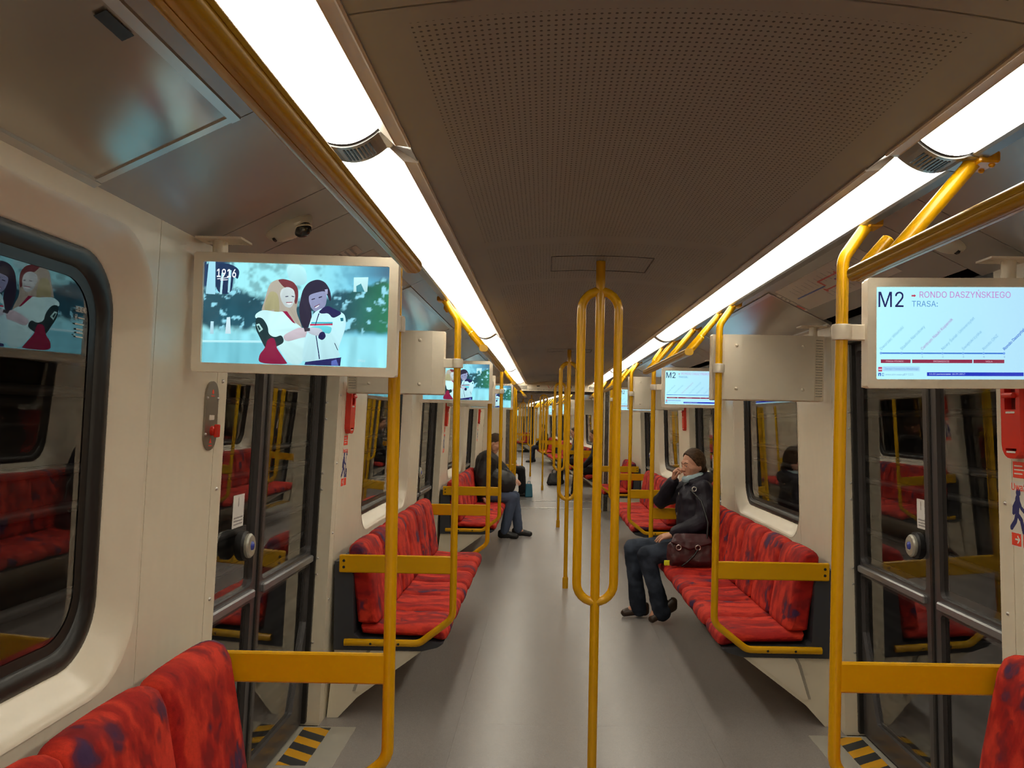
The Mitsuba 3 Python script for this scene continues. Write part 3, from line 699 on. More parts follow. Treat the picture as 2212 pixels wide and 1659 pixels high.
def ad_picture(w, h):
    pic = Picture()
    lin = lambda *c: np.array(srgb(*c))
    def bg(u, v):
        q = np.stack([u * 9, v * 5, u * 0], -1); n1 = meshkit.fbm(q, 4, 1); n2 = meshkit.fbm(q * 3.1, 3, 2); n3 = meshkit.fbm(np.stack([u * 26, v * 3, u * 0], -1), 2, 7)
        st = lambda a, b, x: np.clip((x - a) / (b - a), 0, 1)[..., None]
        sky = lin(165, 246, 255) * (1 - .45 * st(.45, .7, n2)) ; sky = sky * (1 - st(.55, .9, u)) + lin(105, 200, 235) * st(.55, .9, u)
        c = sky
        dark = lin(36, 84, 100) * (.6 + .9 * n1[..., None]); green = lin(40, 120, 85) * (.6 + .8 * n1[..., None])
        tree = dark * (1 - st(.75, 1, u)) + green * st(.75, 1, u)
        edge = .70 + .10 * (n2 - .5) + .14 * st(.7, .95, u)[..., 0] - .10 * st(.2, .35, u)[..., 0] * (1 - st(.6, .7, u)[..., 0])
        m = (1 - st(0, .05, v - edge)) * st(.30, .37, v + .06 * (n3 - .5))
        c = c * (1 - m) + tree * m
        lf = (1 - st(.10, .22, u)) * st(.70, .76, v) ; c = c * (1 - lf * (n3[..., None] > .45)) + lin(30, 62, 100) * lf * (n3[..., None] > .45)
        rt = st(.72, .98, u) * st(.80, .92, v); c = c * (1 - .75 * rt) + lin(60, 66, 88) * .75 * rt
        spots = st(.66, .72, n2) * m; c = c * (1 - spots) + lin(150, 225, 245) * spots
        pav = lin(150, 232, 246) * (.72 + .5 * n3[..., None]); lo = 1 - st(.29, .34, v); c = c * (1 - lo) + pav * lo
        wat = (1 - st(.20, .24, v)) * (1 - st(.32, .42, u)); c = c * (1 - .5 * wat) + lin(80, 170, 190) * .5 * wat
        return np.clip(c, 0, 1)
    pic.grid(w, h, 130, 74, bg)
    def X(*pts):                       # picture coordinates taken from the screen as 0..1000 across, 0..560 down
        return [(x / 1000 * w, h - y / 560 * h) for x, y in pts]
    def A(rgb, *pts, soft=None):
        q = np.array(X(*pts)); soft = len(q) > 4 if soft is None else soft
        for _ in range(3 if soft else 0):
            r = np.roll(q, -1, 0); q = np.stack([.78 * q + .22 * r, .22 * q + .78 * r], 1).reshape(-1, 2)
        g = sg.Polygon(q); g = g if g.is_valid else g.buffer(0); pic.layer(); base = np.array(srgb(*rgb))
        for v, f in flat(g):
            sh = .84 + .32 * (v[:, 1] / h - v[:, 1].min() / h) / max(np.ptp(v[:, 1]) / h, 1e-6) * .6 + .25 * (meshkit.fbm(np.stack([v[:, 0] * 60, v[:, 1] * 60, v[:, 0] * 0], -1), 2, 5) - .5)
            pic.add(v, f, np.clip(base * sh[:, None], 0, 1))
    # tall pale building, lamp and column behind
    A((186, 246, 255), (430, 0), (540, 0), (560, 110), (470, 120), soft=True)
    A((200, 250, 255), (806, 62), (884, 58), (880, 140), (806, 142)); A((70, 150, 165), (820, 110), (845, 95), (866, 140), (822, 142))
    A((170, 235, 255), (22, 0), (58, 0), (62, 180), (10, 178)); A((22, 52, 92), (62, 6), (140, 8), (192, 40), (180, 100), (158, 62), (150, 180), (62, 170))
    A((190, 245, 255), (92, 60), (104, 60), (98, 178), (86, 178)); A((180, 240, 255), (132, 40), (146, 44), (140, 170), (128, 168))
    A((215, 245, 255), (128, 305), (146, 303), (152, 396), (122, 396)); A((190, 235, 250), (42, 330), (58, 330), (60, 400), (40, 400))
    A((190, 246, 255), (0, 436), (330, 428), (330, 440), (0, 448))
    # fair-haired woman
    A((186, 180, 165), (352, 110), (392, 86), (440, 84), (486, 98), (506, 140), (508, 210), (500, 262), (530, 330), (540, 372), (470, 350), (430, 300), (402, 270), (382, 300), (330, 268), (312, 262), (330, 200))
    A((120, 58, 66), (396, 88), (430, 82), (480, 96), (508, 132), (510, 190), (496, 232), (478, 150), (430, 128), (412, 108))
    A((210, 226, 228), (418, 138), (452, 124), (486, 140), (494, 178), (488, 214), (470, 244), (440, 236), (420, 206), (410, 170))
    A((60, 66, 92), (440, 178), (456, 176), (456, 181), (441, 183)); A((60, 66, 92), (474, 174), (488, 178), (488, 182), (475, 180)); A((245, 255, 255), (446, 214), (478, 212), (470, 224), (455, 225)); A((150, 70, 90), (445, 211), (480, 209), (479, 213), (446, 215))
    A((176, 172, 130), (352, 150), (400, 160), (412, 240), (404, 300), (386, 296), (384, 250), (360, 262), (322, 258))
    A((205, 252, 255), (282, 282), (320, 256), (400, 268), (432, 262), (460, 300), (540, 350), (560, 420), (548, 556), (470, 556), (402, 452), (356, 400), (352, 350), (318, 312), (280, 306))
    A((150, 28, 72), (428, 262), (452, 262), (500, 330), (484, 322))
    A((28, 56, 62), (284, 300), (322, 302), (352, 350), (356, 392), (390, 410), (428, 392), (444, 434), (402, 460), (346, 480), (310, 412), (284, 362))
    A((176, 226, 222), (288, 340), (304, 334), (326, 366), (306, 384)); A((32, 72, 78), (294, 348), (302, 345), (314, 366), (305, 372))
    A((140, 22, 66), (352, 418), (388, 408), (402, 460), (404, 470), (455, 540), (466, 556), (306, 556), (310, 506), (340, 470))
    A((206, 196, 205), (430, 398), (500, 358), (524, 348), (566, 356), (580, 380), (560, 402), (532, 406), (452, 434))
    # dark-haired woman
    A((44, 42, 66), (528, 150), (560, 98), (610, 78), (652, 92), (680, 134), (690, 190), (680, 200), (660, 150), (610, 160), (572, 210), (590, 300), (560, 360), (540, 352), (516, 260))
    A((150, 158, 196), (566, 168), (610, 152), (650, 142), (664, 160), (662, 220), (640, 246), (604, 262), (582, 240), (568, 204)); A((170, 176, 210), (652, 134), (668, 132), (668, 158), (656, 166))
    A((40, 40, 70), (582, 190), (600, 184), (601, 189), (583, 195)); A((40, 40, 70), (620, 178), (638, 172), (639, 177), (621, 184)); A((235, 245, 255), (600, 232), (626, 218), (622, 230), (606, 240)); A((120, 60, 100), (598, 231), (627, 215), (628, 218), (600, 235))
    A((44, 42, 66), (516, 200), (560, 180), (584, 250), (586, 300), (566, 352), (540, 352), (520, 290))
    A((196, 246, 255), (590, 270), (640, 236), (690, 240), (760, 262), (772, 300), (770, 350), (730, 470), (752, 500), (700, 524), (560, 540), (540, 530), (548, 440), (556, 400), (570, 352))
    A((30, 34, 88), (620, 262), (650, 232), (676, 224), (700, 238), (756, 262), (700, 296), (676, 264), (640, 270)); A((20, 120, 140), (740, 290), (756, 288), (758, 306), (744, 308))
    A((60, 190, 210), (586, 318), (700, 314), (700, 322), (584, 326)); A((200, 50, 90), (580, 328), (700, 322), (700, 331), (578, 337)); A((110, 222, 235), (576, 340), (700, 334), (690, 380), (660, 376), (600, 372))
    A((34, 34, 90), (622, 268), (628, 268), (610, 330), (604, 340)); A((28, 30, 84), (610, 386), (614, 386), (638, 520), (633, 522)); A((30, 40, 80), (712, 430), (716, 430), (734, 468), (731, 470))
    A((196, 206, 220), (560, 352), (600, 346), (640, 352), (652, 376), (630, 396), (586, 386), (566, 372)); A((60, 58, 70), (546, 352), (578, 350), (580, 366), (552, 372))
    A((30, 32, 84), (634, 372), (656, 368), (668, 396), (648, 418), (622, 404))
    A((34, 38, 100), (560, 540), (752, 508), (748, 556), (556, 556)); A((90, 110, 190), (700, 530), (726, 520), (740, 556), (700, 556))
    pic.text('1916', .064 * w, .852 * h, .078 * h, (246, 250, 255), bold=True, sx=.74)
    A((240, 246, 255), (70, 92), (132, 84), (130, 88), (74, 97)); A((240, 246, 255), (86, 98), (130, 95), (128, 100), (90, 103))
    pic.text('1916', .84 * w, .055 * h, .022 * h, (215, 235, 240))
    return pic

def map_picture(w, h):
    pic = Picture()
    c0, c1 = np.array(srgb(186, 250, 255)), np.array(srgb(178, 228, 252))
    pic.grid(w, h, 12, 8, lambda u, v: c0 * (1 - u[..., None]) + c1 * u[..., None])
    navy, lilac, blue = (22, 30, 92), (196, 132, 206), (92, 150, 214)
    pic.text('M2', .012 * w, .785 * h, .165 * h, navy, sx=.88)
    pic.text('RONDO DASZYŃSKIEGO', .292 * w, .888 * h, .066 * h, lilac, sx=.93)
    pic.poly([(.243 * w, .900 * h), (.260 * w, .900 * h), (.260 * w, .892 * h), (.272 * w, .908 * h), (.260 * w, .924 * h), (.260 * w, .916 * h), (.243 * w, .916 * h)], (190, 40, 80))
    pic.text('TRASA:', .243 * w, .790 * h, .062 * h, blue, sx=.95)
    pic.poly(sg.box(.037 * w, .277 * h, .862 * w, .292 * h), (62, 122, 214))
    stops = ['Dworzec Wileński', 'Stadion Narodowy', 'Centrum Nauki Kopernik', 'Nowy Świat-Uniwersytet', 'Świętokrzyska', 'Rondo ONZ', 'Rondo Daszyńskiego']
    for i, t in enumerate(stops):
        x = (.039 + .137 * i) * w
        pic.poly(sg.Point(x, .2845 * h).buffer(.013 * h, quad_segs=5), (110, 165, 235))
        pic.text(t, x + .002 * w, .315 * h, .030 * h, (170, 120, 200) if i == 2 else (60, 110, 205) if i == 6 else (120, 178, 226), deg=45, bold=i == 6)
        if i > 1: pic.text(str(i - 1), x - .003 * w, .238 * h, .020 * h, (120, 150, 200))
    for a, b, t in ((.037, .236, 'PRAGA PÓŁNOC'), (.246, .648, 'ŚRÓDMIEŚCIE'), (.656, .862, 'WOLA')):
        pic.poly(sg.box(a * w, .178 * h, b * w, .216 * h), (142, 44, 74))
        pic.text(t, ((a + b) / 2) * w - len(t) * .0055 * w, .188 * h, .018 * h, (222, 190, 210))
    pic.poly(sg.box(.020 * w, .085 * h, .046 * w, .134 * h), (190, 60, 96)); pic.poly(sg.box(.022 * w, .102 * h, .044 * w, .114 * h), (232, 200, 216))
    pic.poly(sg.box(.050 * w, .090 * h, .296 * w, .140 * h), (166, 216, 248)); pic.text('Zarząd Transportu Miejskiego', .062 * w, .106 * h, .019 * h, (104, 150, 206))
    pic.text('www.ztm.waw.pl', .066 * w, .044 * h, .019 * h, (120, 165, 215)); pic.poly(sg.box(.020 * w, .036 * h, .038 * w, .070 * h).difference(sg.box(.026 * w, .036 * h, .032 * w, .058 * h)), (52, 90, 190)); pic.poly(sg.box(.044 * w, .036 * h, .058 * w, .068 * h).difference(sg.box(.048 * w, .044 * h, .055 * w, .062 * h)), (110, 160, 220)); pic.text('19 115', .190 * w, .044 * h, .022 * h, (130, 172, 220))
    pic.poly(sg.box(.345 * w, .038 * h, .99 * w, .078 * h), (34, 54, 188)); pic.text('10:20 poniedziałek 18.09.2017', .358 * w, .050 * h, .019 * h, (206, 224, 255))
    return pic

MON = {'A': (.578, .338), 'B': (.49, .322)}
def mon_housing(w, h, b):
    x, z = w / 2, h / 2
    bez = RR(-x, x, -z, z, .008).difference(RR(-x + b, x - b, -z + b, z - b, .004))
    return cat(poly_prism(bez, .0, .03, 'xz'), poly_prism(RR(-x + .002, x - .002, -z + .002, z - .002, .008), .012, .05, 'xz'))
def mon_cover(w, h):
    x, z = w / 2 - .004, h / 2 - .004
    return poly_prism(P((-x, .045), (x, .045), (x, .058), (x - .055, .082), (x - .14, .088), (-x + .14, .088), (-x + .055, .082), (-x, .058)), -z, z, 'xy')
def build_monitor(car, ypole, s, face, label, kind, on=True, tilt=0.0):
    """face -1: the picture is towards the camera"""
    k = new('monitor'); lab(k, label, 'screen', 'monitors hung at the ends of the benches')
    var = 'A' if s * face > 0 else 'B'; w, h = MON[var]
    xc = s * (.924 if var == 'A' else .968); zc = 1.822 if var == 'A' else 1.812
    yf = ypole + face * (.112 if var == 'A' else .035)
    b = .026
    def loc(m):
        if face > 0: m = rot(m, 180, (0, 0, 1))
        if tilt: m = rot(m, tilt, (0, 1, 0))
        return moved(m, xc, yf, zc)
    cid = f'mon{var}{s}{face}{tilt}{ypole if tilt else ""}'
    hd = CARS[car]
    def add(nm, c, fn, mat, smooth=False): return put(f'{k}__{nm}', mikit.ply(loc(fn()), mat, smooth=smooth), car)
    add('housing', 'h', lambda: mon_housing(w, h, b), 'm_housing')
    add('back_cover', 'c', lambda: mon_cover(w, h), 'm_housing')
    for x in (-w / 2 + .12, w / 2 - .12):
        for z in (-.11, .11): add('screw', 's', lambda: moved(trimesh.creation.icosphere(2, .009), x, .087, z), 'm_trim', True)
    def grille():
        x = w / 2 - .004; sx = 1 if s * face < 0 else -1
        a0, a1 = np.array([sx * (x - .008), .0625]), np.array([sx * (x - .050), .0805]); d = (a1 - a0); nn = np.array([-d[1], d[0]]) * (1 if sx < 0 else -1); nn /= np.linalg.norm(nn); nn = nn if nn[1] > 0 else -nn
        out = []
        for i in range(7):
            for j in range(22):
                c = a0 + d * (i + .5) / 7; z = -h / 2 + .02 + (h - .04) * (j + .5) / 22
                out.append(moved(box(-.0016, .0016, -.001, .0012, -.0026, .0026), c[0] + nn[0] * .0003, c[1] + nn[1] * .0003, z))
        return cat(*out)
    if face > 0 and car == 1:
        gk = put(f'{k}__speaker_holes', mikit.ply(loc(grille()), 'm_housing_dark'), car); lab(gk, kind='stuff')
    dw, dh = w - 2 * b, h - 2 * b
    if on:
        pic = PICS.setdefault((kind, var), (ad_picture if kind == 'ad' else map_picture)(dw, dh).mesh())
        m = loc(moved(pic[0], -dw / 2, .0105, -dh / 2))
        scene[f'{k}__display'] = {**mikit.ply(m, 'm_screen_off', color=pic[1]), 'to_world': TM(CARS[car]), 'emitter': {'type': 'area', 'radiance': {'type': 'mesh_attribute', 'name': 'vertex_color', 'scale': SCREEN}}}
    else:
        add('display', 'd', lambda: box(-dw / 2, dw / 2, .0085, .0115, -dh / 2, dh / 2), 'm_screen_off')
    # post and plate under the cove, clamp and arm on the pole (world orientation)
    xp = s * 1.155; zp = cz(1.155)
    yp = yf - face * .045
    put(f'{k}__post', mikit.ply(tube([(xp, yp, zc + h / 2 - .02), (xp, yp, 2.038)], .021, n=16), 'm_housing', smooth=40), car)
    def plate():
        q = sg.box(-.065, -.045, .065, .045).difference(sg.Point(-.042, 0).buffer(.008)).difference(sg.Point(.045, .02).buffer(.008))
        return moved(poly_prism(q, -.003, .003, 'xy'), s * 1.145, yp, 2.036)
    put(f'{k}__plate', mikit.ply(plate(), 'm_housing'), car)
    zcl = 1.812
    put(f'{k}__clamp', mikit.ply(moved(lathe([(.0182, -.023), (.027, -.023), (.029, -.018), (.029, .018), (.027, .023), (.0182, .023)], 24), s * PX, ypole, zcl), 'm_housing', smooth=30), car)
    if var == 'B': arm = box(s * PX + .02 * s, xc - s * (w / 2 - .01), ypole - .014, ypole + .014, zcl - .023, zcl + .023, .002) if s > 0 else box(xc + (w / 2 - .01), -PX - .02, ypole - .014, ypole + .014, zcl - .023, zcl + .023, .002)
    else:
        ya, yb = sorted((ypole + face * .0175, ypole + face * .045))
        arm = box(s * PX - .02, s * PX + .02, ya, yb, zcl - .022, zcl + .022, .003)
    put(f'{k}__arm', mikit.ply(arm, 'm_housing'), car)
PICS = {}

# ------------------------------------------------------------------ placing the furniture of both carriages
BENCH = {1: {-.935: 'nearest', 3.335: 'second', 7.605: 'third', 11.875: 'short last'}, 2: {18.0: 'first full', 22.27: 'second', 26.54: 'third'}, 3: {18.0: 'first', 22.27: 'second'}}
for car, C in CAR.items():
    for i, d in enumerate(C['D']):
        last = i == len(C['D']) - 1
        for s in (-1, 1):
            sn = SIDE[s]
            if not last:
                o = BENCH[car][d]
                state = {(1, -.935, -1): 'in the lower left corner', (1, -.935, 1): 'only its backrest end showing', (1, 3.335, 1): 'with a seated woman at its far end', (1, 7.605, -1): 'with a slumped man at its far end', (1, 3.335, -1): 'empty, in full view'}.get((car, d, s), 'behind yellow poles')
                build_bench(car, d + .905, s, 6, f'red fluted six-place bench on the {sn}{where(car)}, {o}, {state}')
            elif car == 1:
                build_bench(car, d + .905, s, 3, f'short red three-place bench on the {sn} just before the gangway')
            # poles: the far end of the bench before this door, the near end of the bench after it
            if i > 0:
                build_pole(car, d - .871, s, f'yellow pole with crossbar, {sn} side, far end of {BENCH[car][C["D"][i - 1]]} bench{where(car)}', 'yellow poles at the bench ends', faces=-1)
            if not (car == 1 and i == 0) and not (last and car > 1):
                build_pole(car, d + .872, s, f'yellow pole with crossbar, {sn} side, near end of {BENCH[car][d]} bench{where(car)}', 'yellow poles at the bench ends', faces=-1)
            if not last:
                build_rail(car, d, s, f'yellow overhead grab rail on the {sn} above the {BENCH[car][d]} bench{where(car)}')
            elif car == 1:
                build_rail(car, d, s, f'short yellow overhead grab rail on the {sn} above the short last bench before the gangway', 1.06, 2.12, (1.185, 1.965))
            content = 'ad' if s < 0 else 'map'
            txt = 'showing two women with a phone' if s < 0 else 'showing the M2 route page'
            if i > 0:
                build_monitor(car, d - .871, s, -1, f'{sn} monitor {txt}, far end of {BENCH[car][C["D"][i - 1]]} bench{where(car)}', content, True, (.75 if s < 0 else -.9) if (car, i) == (1, 1) else 0)
            if not (car == 1 and i == 0) and not last:
                build_monitor(car, d + .872, s, 1, f'back of a cream monitor, {sn} side, near end of {BENCH[car][d]} bench{where(car)}', content, False)
        if not (car == 1 and i == 0):
            build_centre_pole(car, d, f'yellow three-pronged centre pole, {CO[i - 1] if car == 1 else ORD[i + 1] + (" beyond the gangway" if car == 2 else " in the farthest carriage")}')
# three-place bench just behind the gangway in the far carriage, and the poles of the gangway itself
for s in (-1, 1):
    build_bench(2, 15.87, s, 3, f'short red three-place bench on the {SIDE[s]} just beyond the gangway')
    build_pole(2, 17.129, s, f'yellow pole with crossbar, {SIDE[s]} side, end of the short bench beyond the gangway', 'yellow poles at the bench ends')
for s in (-1, 1):
    for y in (13.95, 14.07)[:1 if s > 0 else 2]:
        k = new('gangway_pole'); lab(k, f'straight yellow pole on the {SIDE[s]} beside the gangway portal' + (', the farther of two' if y > 14 else ', the nearer of two' if s < 0 else ''), 'pole')
        put(f'{k}__tube', mikit.ply(tube([(s * .735, y, .0), (s * .735, y, 2.11)], .0178, n=14), 'm_yellow', smooth=40), 1)
        put(f'{k}__foot', mikit.ply(moved(lathe([(.0179, .03), (.03, .03), (.032, .0), (.0179, .0)], 16), s * .735, y, 0), 'm_yellow', smooth=30), 1)

# ------------------------------------------------------------------ small things on the walls and the coves
def wall_part(key, m, mat, s, dy=0.0, smooth=False):
    return put(key, mikit.ply(sd(lean(m), s), mat, smooth=smooth), 1, dy)
def wall_flat(polys, y, z, t=.0012, lift=0.0):
    g = sa.translate(polys, y, z); return poly_prism(g, -t - lift, -lift, 'yz')
def build_handle(y, s, label):
    k = new('emergency_handle'); lab(k, label, 'emergency handle', 'red emergency handles beside the doors')
    body = RR(-.052, .052, 1.445, 1.71, .045)
    rec1, rec2 = RB(-.030, .030, 1.645, 1.685), RB(-.030, .030, 1.595, 1.632)
    slot = RB(-.030, .030, 1.468, 1.476)
    wall_part(f'{k}__housing', moved(poly_prism(body.difference(rec1).difference(rec2).difference(slot), -.028, .0, 'yz'), 0, y, 0), 'm_red', s)
    wall_part(f'{k}__recess', moved(poly_prism(cat_poly(rec1, rec2, slot).buffer(.001), -.006, .0, 'yz'), 0, y, 0), 'm_red_dark', s)
    wall_part(f'{k}__pull', moved(rbox(-.040, -.006, -.033, .033, 1.630, 1.647, .006), 0, y, 0), 'm_red', s, smooth=40)
    wall_part(f'{k}__print', moved(cat(*[box(-.0288, -.028, -.024, .024, z, z + .006) for z in (1.583, 1.462)]), 0, y, 0), 'm_white', s)
    return k
def walker():
    c = lambda *p, r=.008: sg.LineString(p).buffer(r, quad_segs=4)
    return cat_poly(sg.Point(.004, .118).buffer(.012), c((.0, .098), (-.006, .055), r=.012), c((-.004, .094), (-.022, .072), (-.024, .052), r=.006), c((.006, .092), (.018, .072), (.034, .062), r=.006), c((-.006, .052), (-.014, .028), (-.036, .006), r=.008), c((-.004, .052), (.018, .034), (.030, .0), r=.008))
def build_notice(y, s, label, big):
    k = new('safety_notice'); lab(k, label, 'notice', 'safety notices below the red handles')
    f = -s if s > 0 else 1            # reading direction along the wall
    def flip(g): return sa.scale(g, -1 if s > 0 else 1, 1, origin=(0, 0))
    wall_part(f'{k}__sheet', wall_flat(RB(-.055, .055, 1.17, 1.375), y, 0, .0008), 'm_pale', s)
    wall_part(f'{k}__red_label', wall_flat(flip(RB(-.040, .040, 1.385, 1.435)), y, 0), 'm_red_sticker', s)
    wall_part(f'{k}__label_print', cat(*[wall_flat(flip(RB(-.032, .012 + .015 * (i % 2), 1.420 - .012 * i, 1.424 - .012 * i)), y, 0, .0006, .0012) for i in range(3)]), 'm_pale', s)
    wall_part(f'{k}__walking_figure', wall_flat(flip(sa.translate(walker(), -.018, 1.222)), y, 0, .0006, .0008), 'm_navy', s)
    wall_part(f'{k}__door_pictogram', wall_flat(flip(cat_poly(RB(.026, .031, 1.215, 1.33), RB(.026, .054, 1.33, 1.352).difference(sg.Point(.046, .1 + 1.241).buffer(.007)), RB(.030, .054, 1.215, 1.262).difference(sg.Point(.042, 1.238).buffer(.006)))), y, 0, .0006, .0008), 'm_navy', s)
    arrow = cat_poly(sg.LineString([(-.034, 1.194), (-.012, 1.194)]).buffer(.003), sg.LineString([(-.022, 1.204), (-.012, 1.194), (-.022, 1.184)]).buffer(.003))
    band = cat_poly(RB(-.054, -.004, 1.174, 1.213), RB(.008, .054, 1.174, 1.213))
    wall_part(f'{k}__red_band', wall_flat(flip(band.difference(arrow)), y, 0, .0006, .0008), 'm_red_sticker', s)
    t = meshkit.text_mesh('Uważaj' if big else 'Uważaj', .022, .0008); v = np.array(t.vertices)
    # text x runs along the wall (towards the viewer's right), y is height
    d = -1 if s > 0 else 1
    tv = np.stack([-v[:, 2] - .0008, y + d * (v[:, 0] - .052), v[:, 1] + 1.346], 1)
    wall_part(f'{k}__lettering', mesh(tv, np.array(t.faces)), 'm_red_sticker', s)
for d, nm in ((3.335, 'first'), (7.605, 'second'), (11.875, 'third')):
    build_handle(d + 1.005, -1, f'red emergency handle on the left wall just past the {nm} door')
    build_notice(d + 1.000, -1, f'walking-figure safety notice on the left wall under the red handle past the {nm} door', False)
build_handle(3.335 - .783, 1, 'large red emergency handle at the right edge, before the first door on the right')
build_notice(3.335 - .783, 1, 'safety notice with navy walking figure at the right edge, under the large red handle', True)
build_handle(7.605 + 1.005, 1, 'thin-looking red emergency handle on the right wall past the second door')
# oval steel plate with a red turn-knob
k = 'release_plate'; lab(k, 'oval brushed steel plate with red turn-knob on the left wall before the first door', 'door release')
wall_part(f'{k}__plate', moved(poly_prism(RR(-.047, .047, 1.425, 1.637, .0465, 10), -.006, 0, 'yz'), 0, 2.557, 0), 'm_plate', -1)
wall_part(f'{k}__knob', moved(cat(lathe([(.015, 0), (.015, .008), (.012, .011), (0, .011)], 18, '-x'), rbox(-.026, -.008, -.005, .005, -.020, .020, .004)), -.006, 2.562, 1.485), 'm_red', -1, smooth=35)
wall_part(f'{k}__label', moved(box(-.0068, -.006, -.018, .020, 1.518, 1.533), 0, 2.557, 0), 'm_pale', -1)
wall_part(f'{k}__red_print', moved(cat(poly_prism(cat_poly(sg.Point(0, 1.604).buffer(.007), RB(-.012, .012, 1.590, 1.593), sg.Polygon([(-.010, 1.447), (.010, 1.447), (0, 1.463)]), RB(-.012, .012, 1.438, 1.441)), -.0066, -.006, 'yz')), 0, 2.557, 0), 'm_red_sticker', -1)
for y, z in ((2.517, 1.585), (2.597, 1.585), (2.517, 1.475), (2.597, 1.475)):
    wall_part(f'{k}__screw', moved(trimesh.creation.icosphere(1, .005), -.006, y, z), 'm_steel', -1, smooth=True)
# glass marking in the corner of the nearest left window
k = 'glass_mark'; lab(k, 'small pale printed marking in the upper corner of the nearest left window pane', 'marking')
t = meshkit.text_mesh('SIEMENS', .013, .0006); v = np.array(t.vertices)
mk = [mesh(np.stack([.0855 - v[:, 2], 1.952 + v[:, 0] * .55, v[:, 1] + 1.772], 1), t.faces)]
t = meshkit.text_mesh('H', .014, .0006); v = np.array(t.vertices); mk.append(mesh(np.stack([.0855 - v[:, 2], 1.951 + v[:, 0] * .6, v[:, 1] + 1.752], 1), t.faces))
for y0, y1, z in ((1.964, 1.990, 1.757), (1.952, 1.988, 1.742), (1.958, 1.986, 1.730), (1.960, 1.986, 1.722), (1.958, 1.987, 1.712), (1.951, 1.955, 1.716)):
    mk.append(box(.0845, .0855, y0, y1, z, z + .003))
wall_part(k, cat(*mk), 'm_pale', -1)
# dome cameras on the coves
tilt = math.degrees(math.atan(.49))
for s in (-1, 1):
    k = new('dome_camera'); lab(k, f'white dome surveillance camera with dark lens on the {SIDE[s]} cove panel', 'camera')
    def plc(m): m = rot(m, -tilt, (0, 1, 0)); m = moved(m, -1.03, 2.625, cz(1.03)); return sd(mesh(m.vertices, m.faces), s)
    def ell(cx, cy, czz, rx, ry, rz):
        m = trimesh.creation.icosphere(3, 1.0); m.apply_scale([rx, ry, rz]); m.apply_translation([cx, cy, czz]); return mesh(m.vertices, m.faces)
    put(f'{k}__body', mikit.ply(plc(ell(0, 0, .0, .078, .052, .040)), 'm_dome', smooth=True), 1)
    put(f'{k}__lens', mikit.ply(plc(ell(.034, -.006, -.026, .030, .030, .028)), 'm_dome_glass', smooth=True), 1)
    put(f'{k}__trim_ring', mikit.ply(plc(rot(tube([(.034 + .031 * math.cos(t), -.006 + .031 * math.sin(t), -.024) for t in np.linspace(0, 2 * math.pi, 25)[:-1]], .003, n=8, closed=True), 12, (0, 1, 0), (.034, 0, -.024))), 'm_trim', smooth=True), 1)
    put(f'{k}__slot', mikit.ply(plc(box(-.060, -.052, -.026, -.006, -.030, -.022)), 'm_black'), 1)
# paper line maps and small posters stuck to the coves by the first doors
def cove_flat(poly, lift, t=.0008):
    """poly in (distance from the car's centre, y) laid on the left cove"""
    m = poly_prism(poly, 0, t, 'xy'); v = np.array(m.vertices); u = v.copy()
    v[:, 2] = cz(u[:, 0]) - lift - (t - u[:, 2]); v[:, 0] = -u[:, 0]
    return mesh(v, np.array(m.faces)[:, ::-1])
def cove_part(key, poly, lift, mat, s): return put(key, mikit.ply(sd(cove_flat(poly, lift), s), mat), 1)
def build_map(s, x0, x1, y0, y1, label):
    k = new('line_map'); lab(k, label, 'map', 'paper line maps on the coves')
    cove_part(f'{k}__sheet', RB(x0, x1, y0, y1), .0006, 'm_paper', s)
    w, l = x1 - x0, y1 - y0; X = lambda a: x0 + a * w; Y = lambda b: y0 + b * l
    cove_part(f'{k}__blue_line', cat_poly(RB(X(.50), X(.54), Y(.56), Y(.92)), RB(X(.44), X(.48), Y(.08), Y(.42))), .0016, 'm_print_blue', s)
    cove_part(f'{k}__red_line', cat_poly(RB(X(.30), X(.34), Y(.34), Y(.56)), RB(X(.30), X(.52), Y(.54), Y(.56)), RB(X(.62), X(.66), Y(.40), Y(.60)), RB(X(.46), X(.64), Y(.40), Y(.42)), sg.Point(X(.32), Y(.34)).buffer(.012), sg.Point(X(.64), Y(.60)).buffer(.012)), .0016, 'm_print_red', s)
    ticks = [RB(X(.12 + .03 * (i % 3)), X(.42), Y(.10 + i * .055), Y(.10 + i * .055) + .003) for i in range(15)] + [RB(X(.70), X(.88 - .03 * (i % 2)), Y(.22 + i * .05), Y(.22 + i * .05) + .003) for i in range(9)]
    cove_part(f'{k}__station_names', cat_poly(*ticks), .0014, 'm_print_grey', s)
build_map(1, .915, 1.085, 3.05, 4.125, 'long paper map with blue and red lines on the right cove by the first door')
build_map(-1, .90, 1.085, 3.28, 4.12, 'long paper line map on the left cove, just above the nearest left monitor')
for s, y0, y1, lbl in ((1, 4.14, 4.182, 'narrow paper notice at the far end of the line map on the right cove'), (-1, 3.13, 3.255, 'small paper notice before the line map on the left cove')):
    k = new('cove_notice'); lab(k, lbl, 'notice', 'small paper notices on the coves')
    cove_part(f'{k}__sheet', RB(.935, 1.085, y0, y1), .0006, 'm_paper', s)
    cove_part(f'{k}__print', cat_poly(*[RB(.955 + .02 * i, .962 + .02 * i, y0 + .008, y1 - .010) for i in range(3)]), .0014, 'm_print_grey', s)
    cove_part(f'{k}__red_print', cat_poly(RB(1.035, 1.075, y0 + .006, y1 - .008)), .0014, 'm_print_red', s)
# the lock badge on the near left cove cover
k = 'cover_lock'; lab(k, 'small dark lock plate on the metal cove cover in the upper left corner', 'lock')
cove_part(k, RB(.925, .945, 1.33, 1.42), .0040, 'm_black', -1)
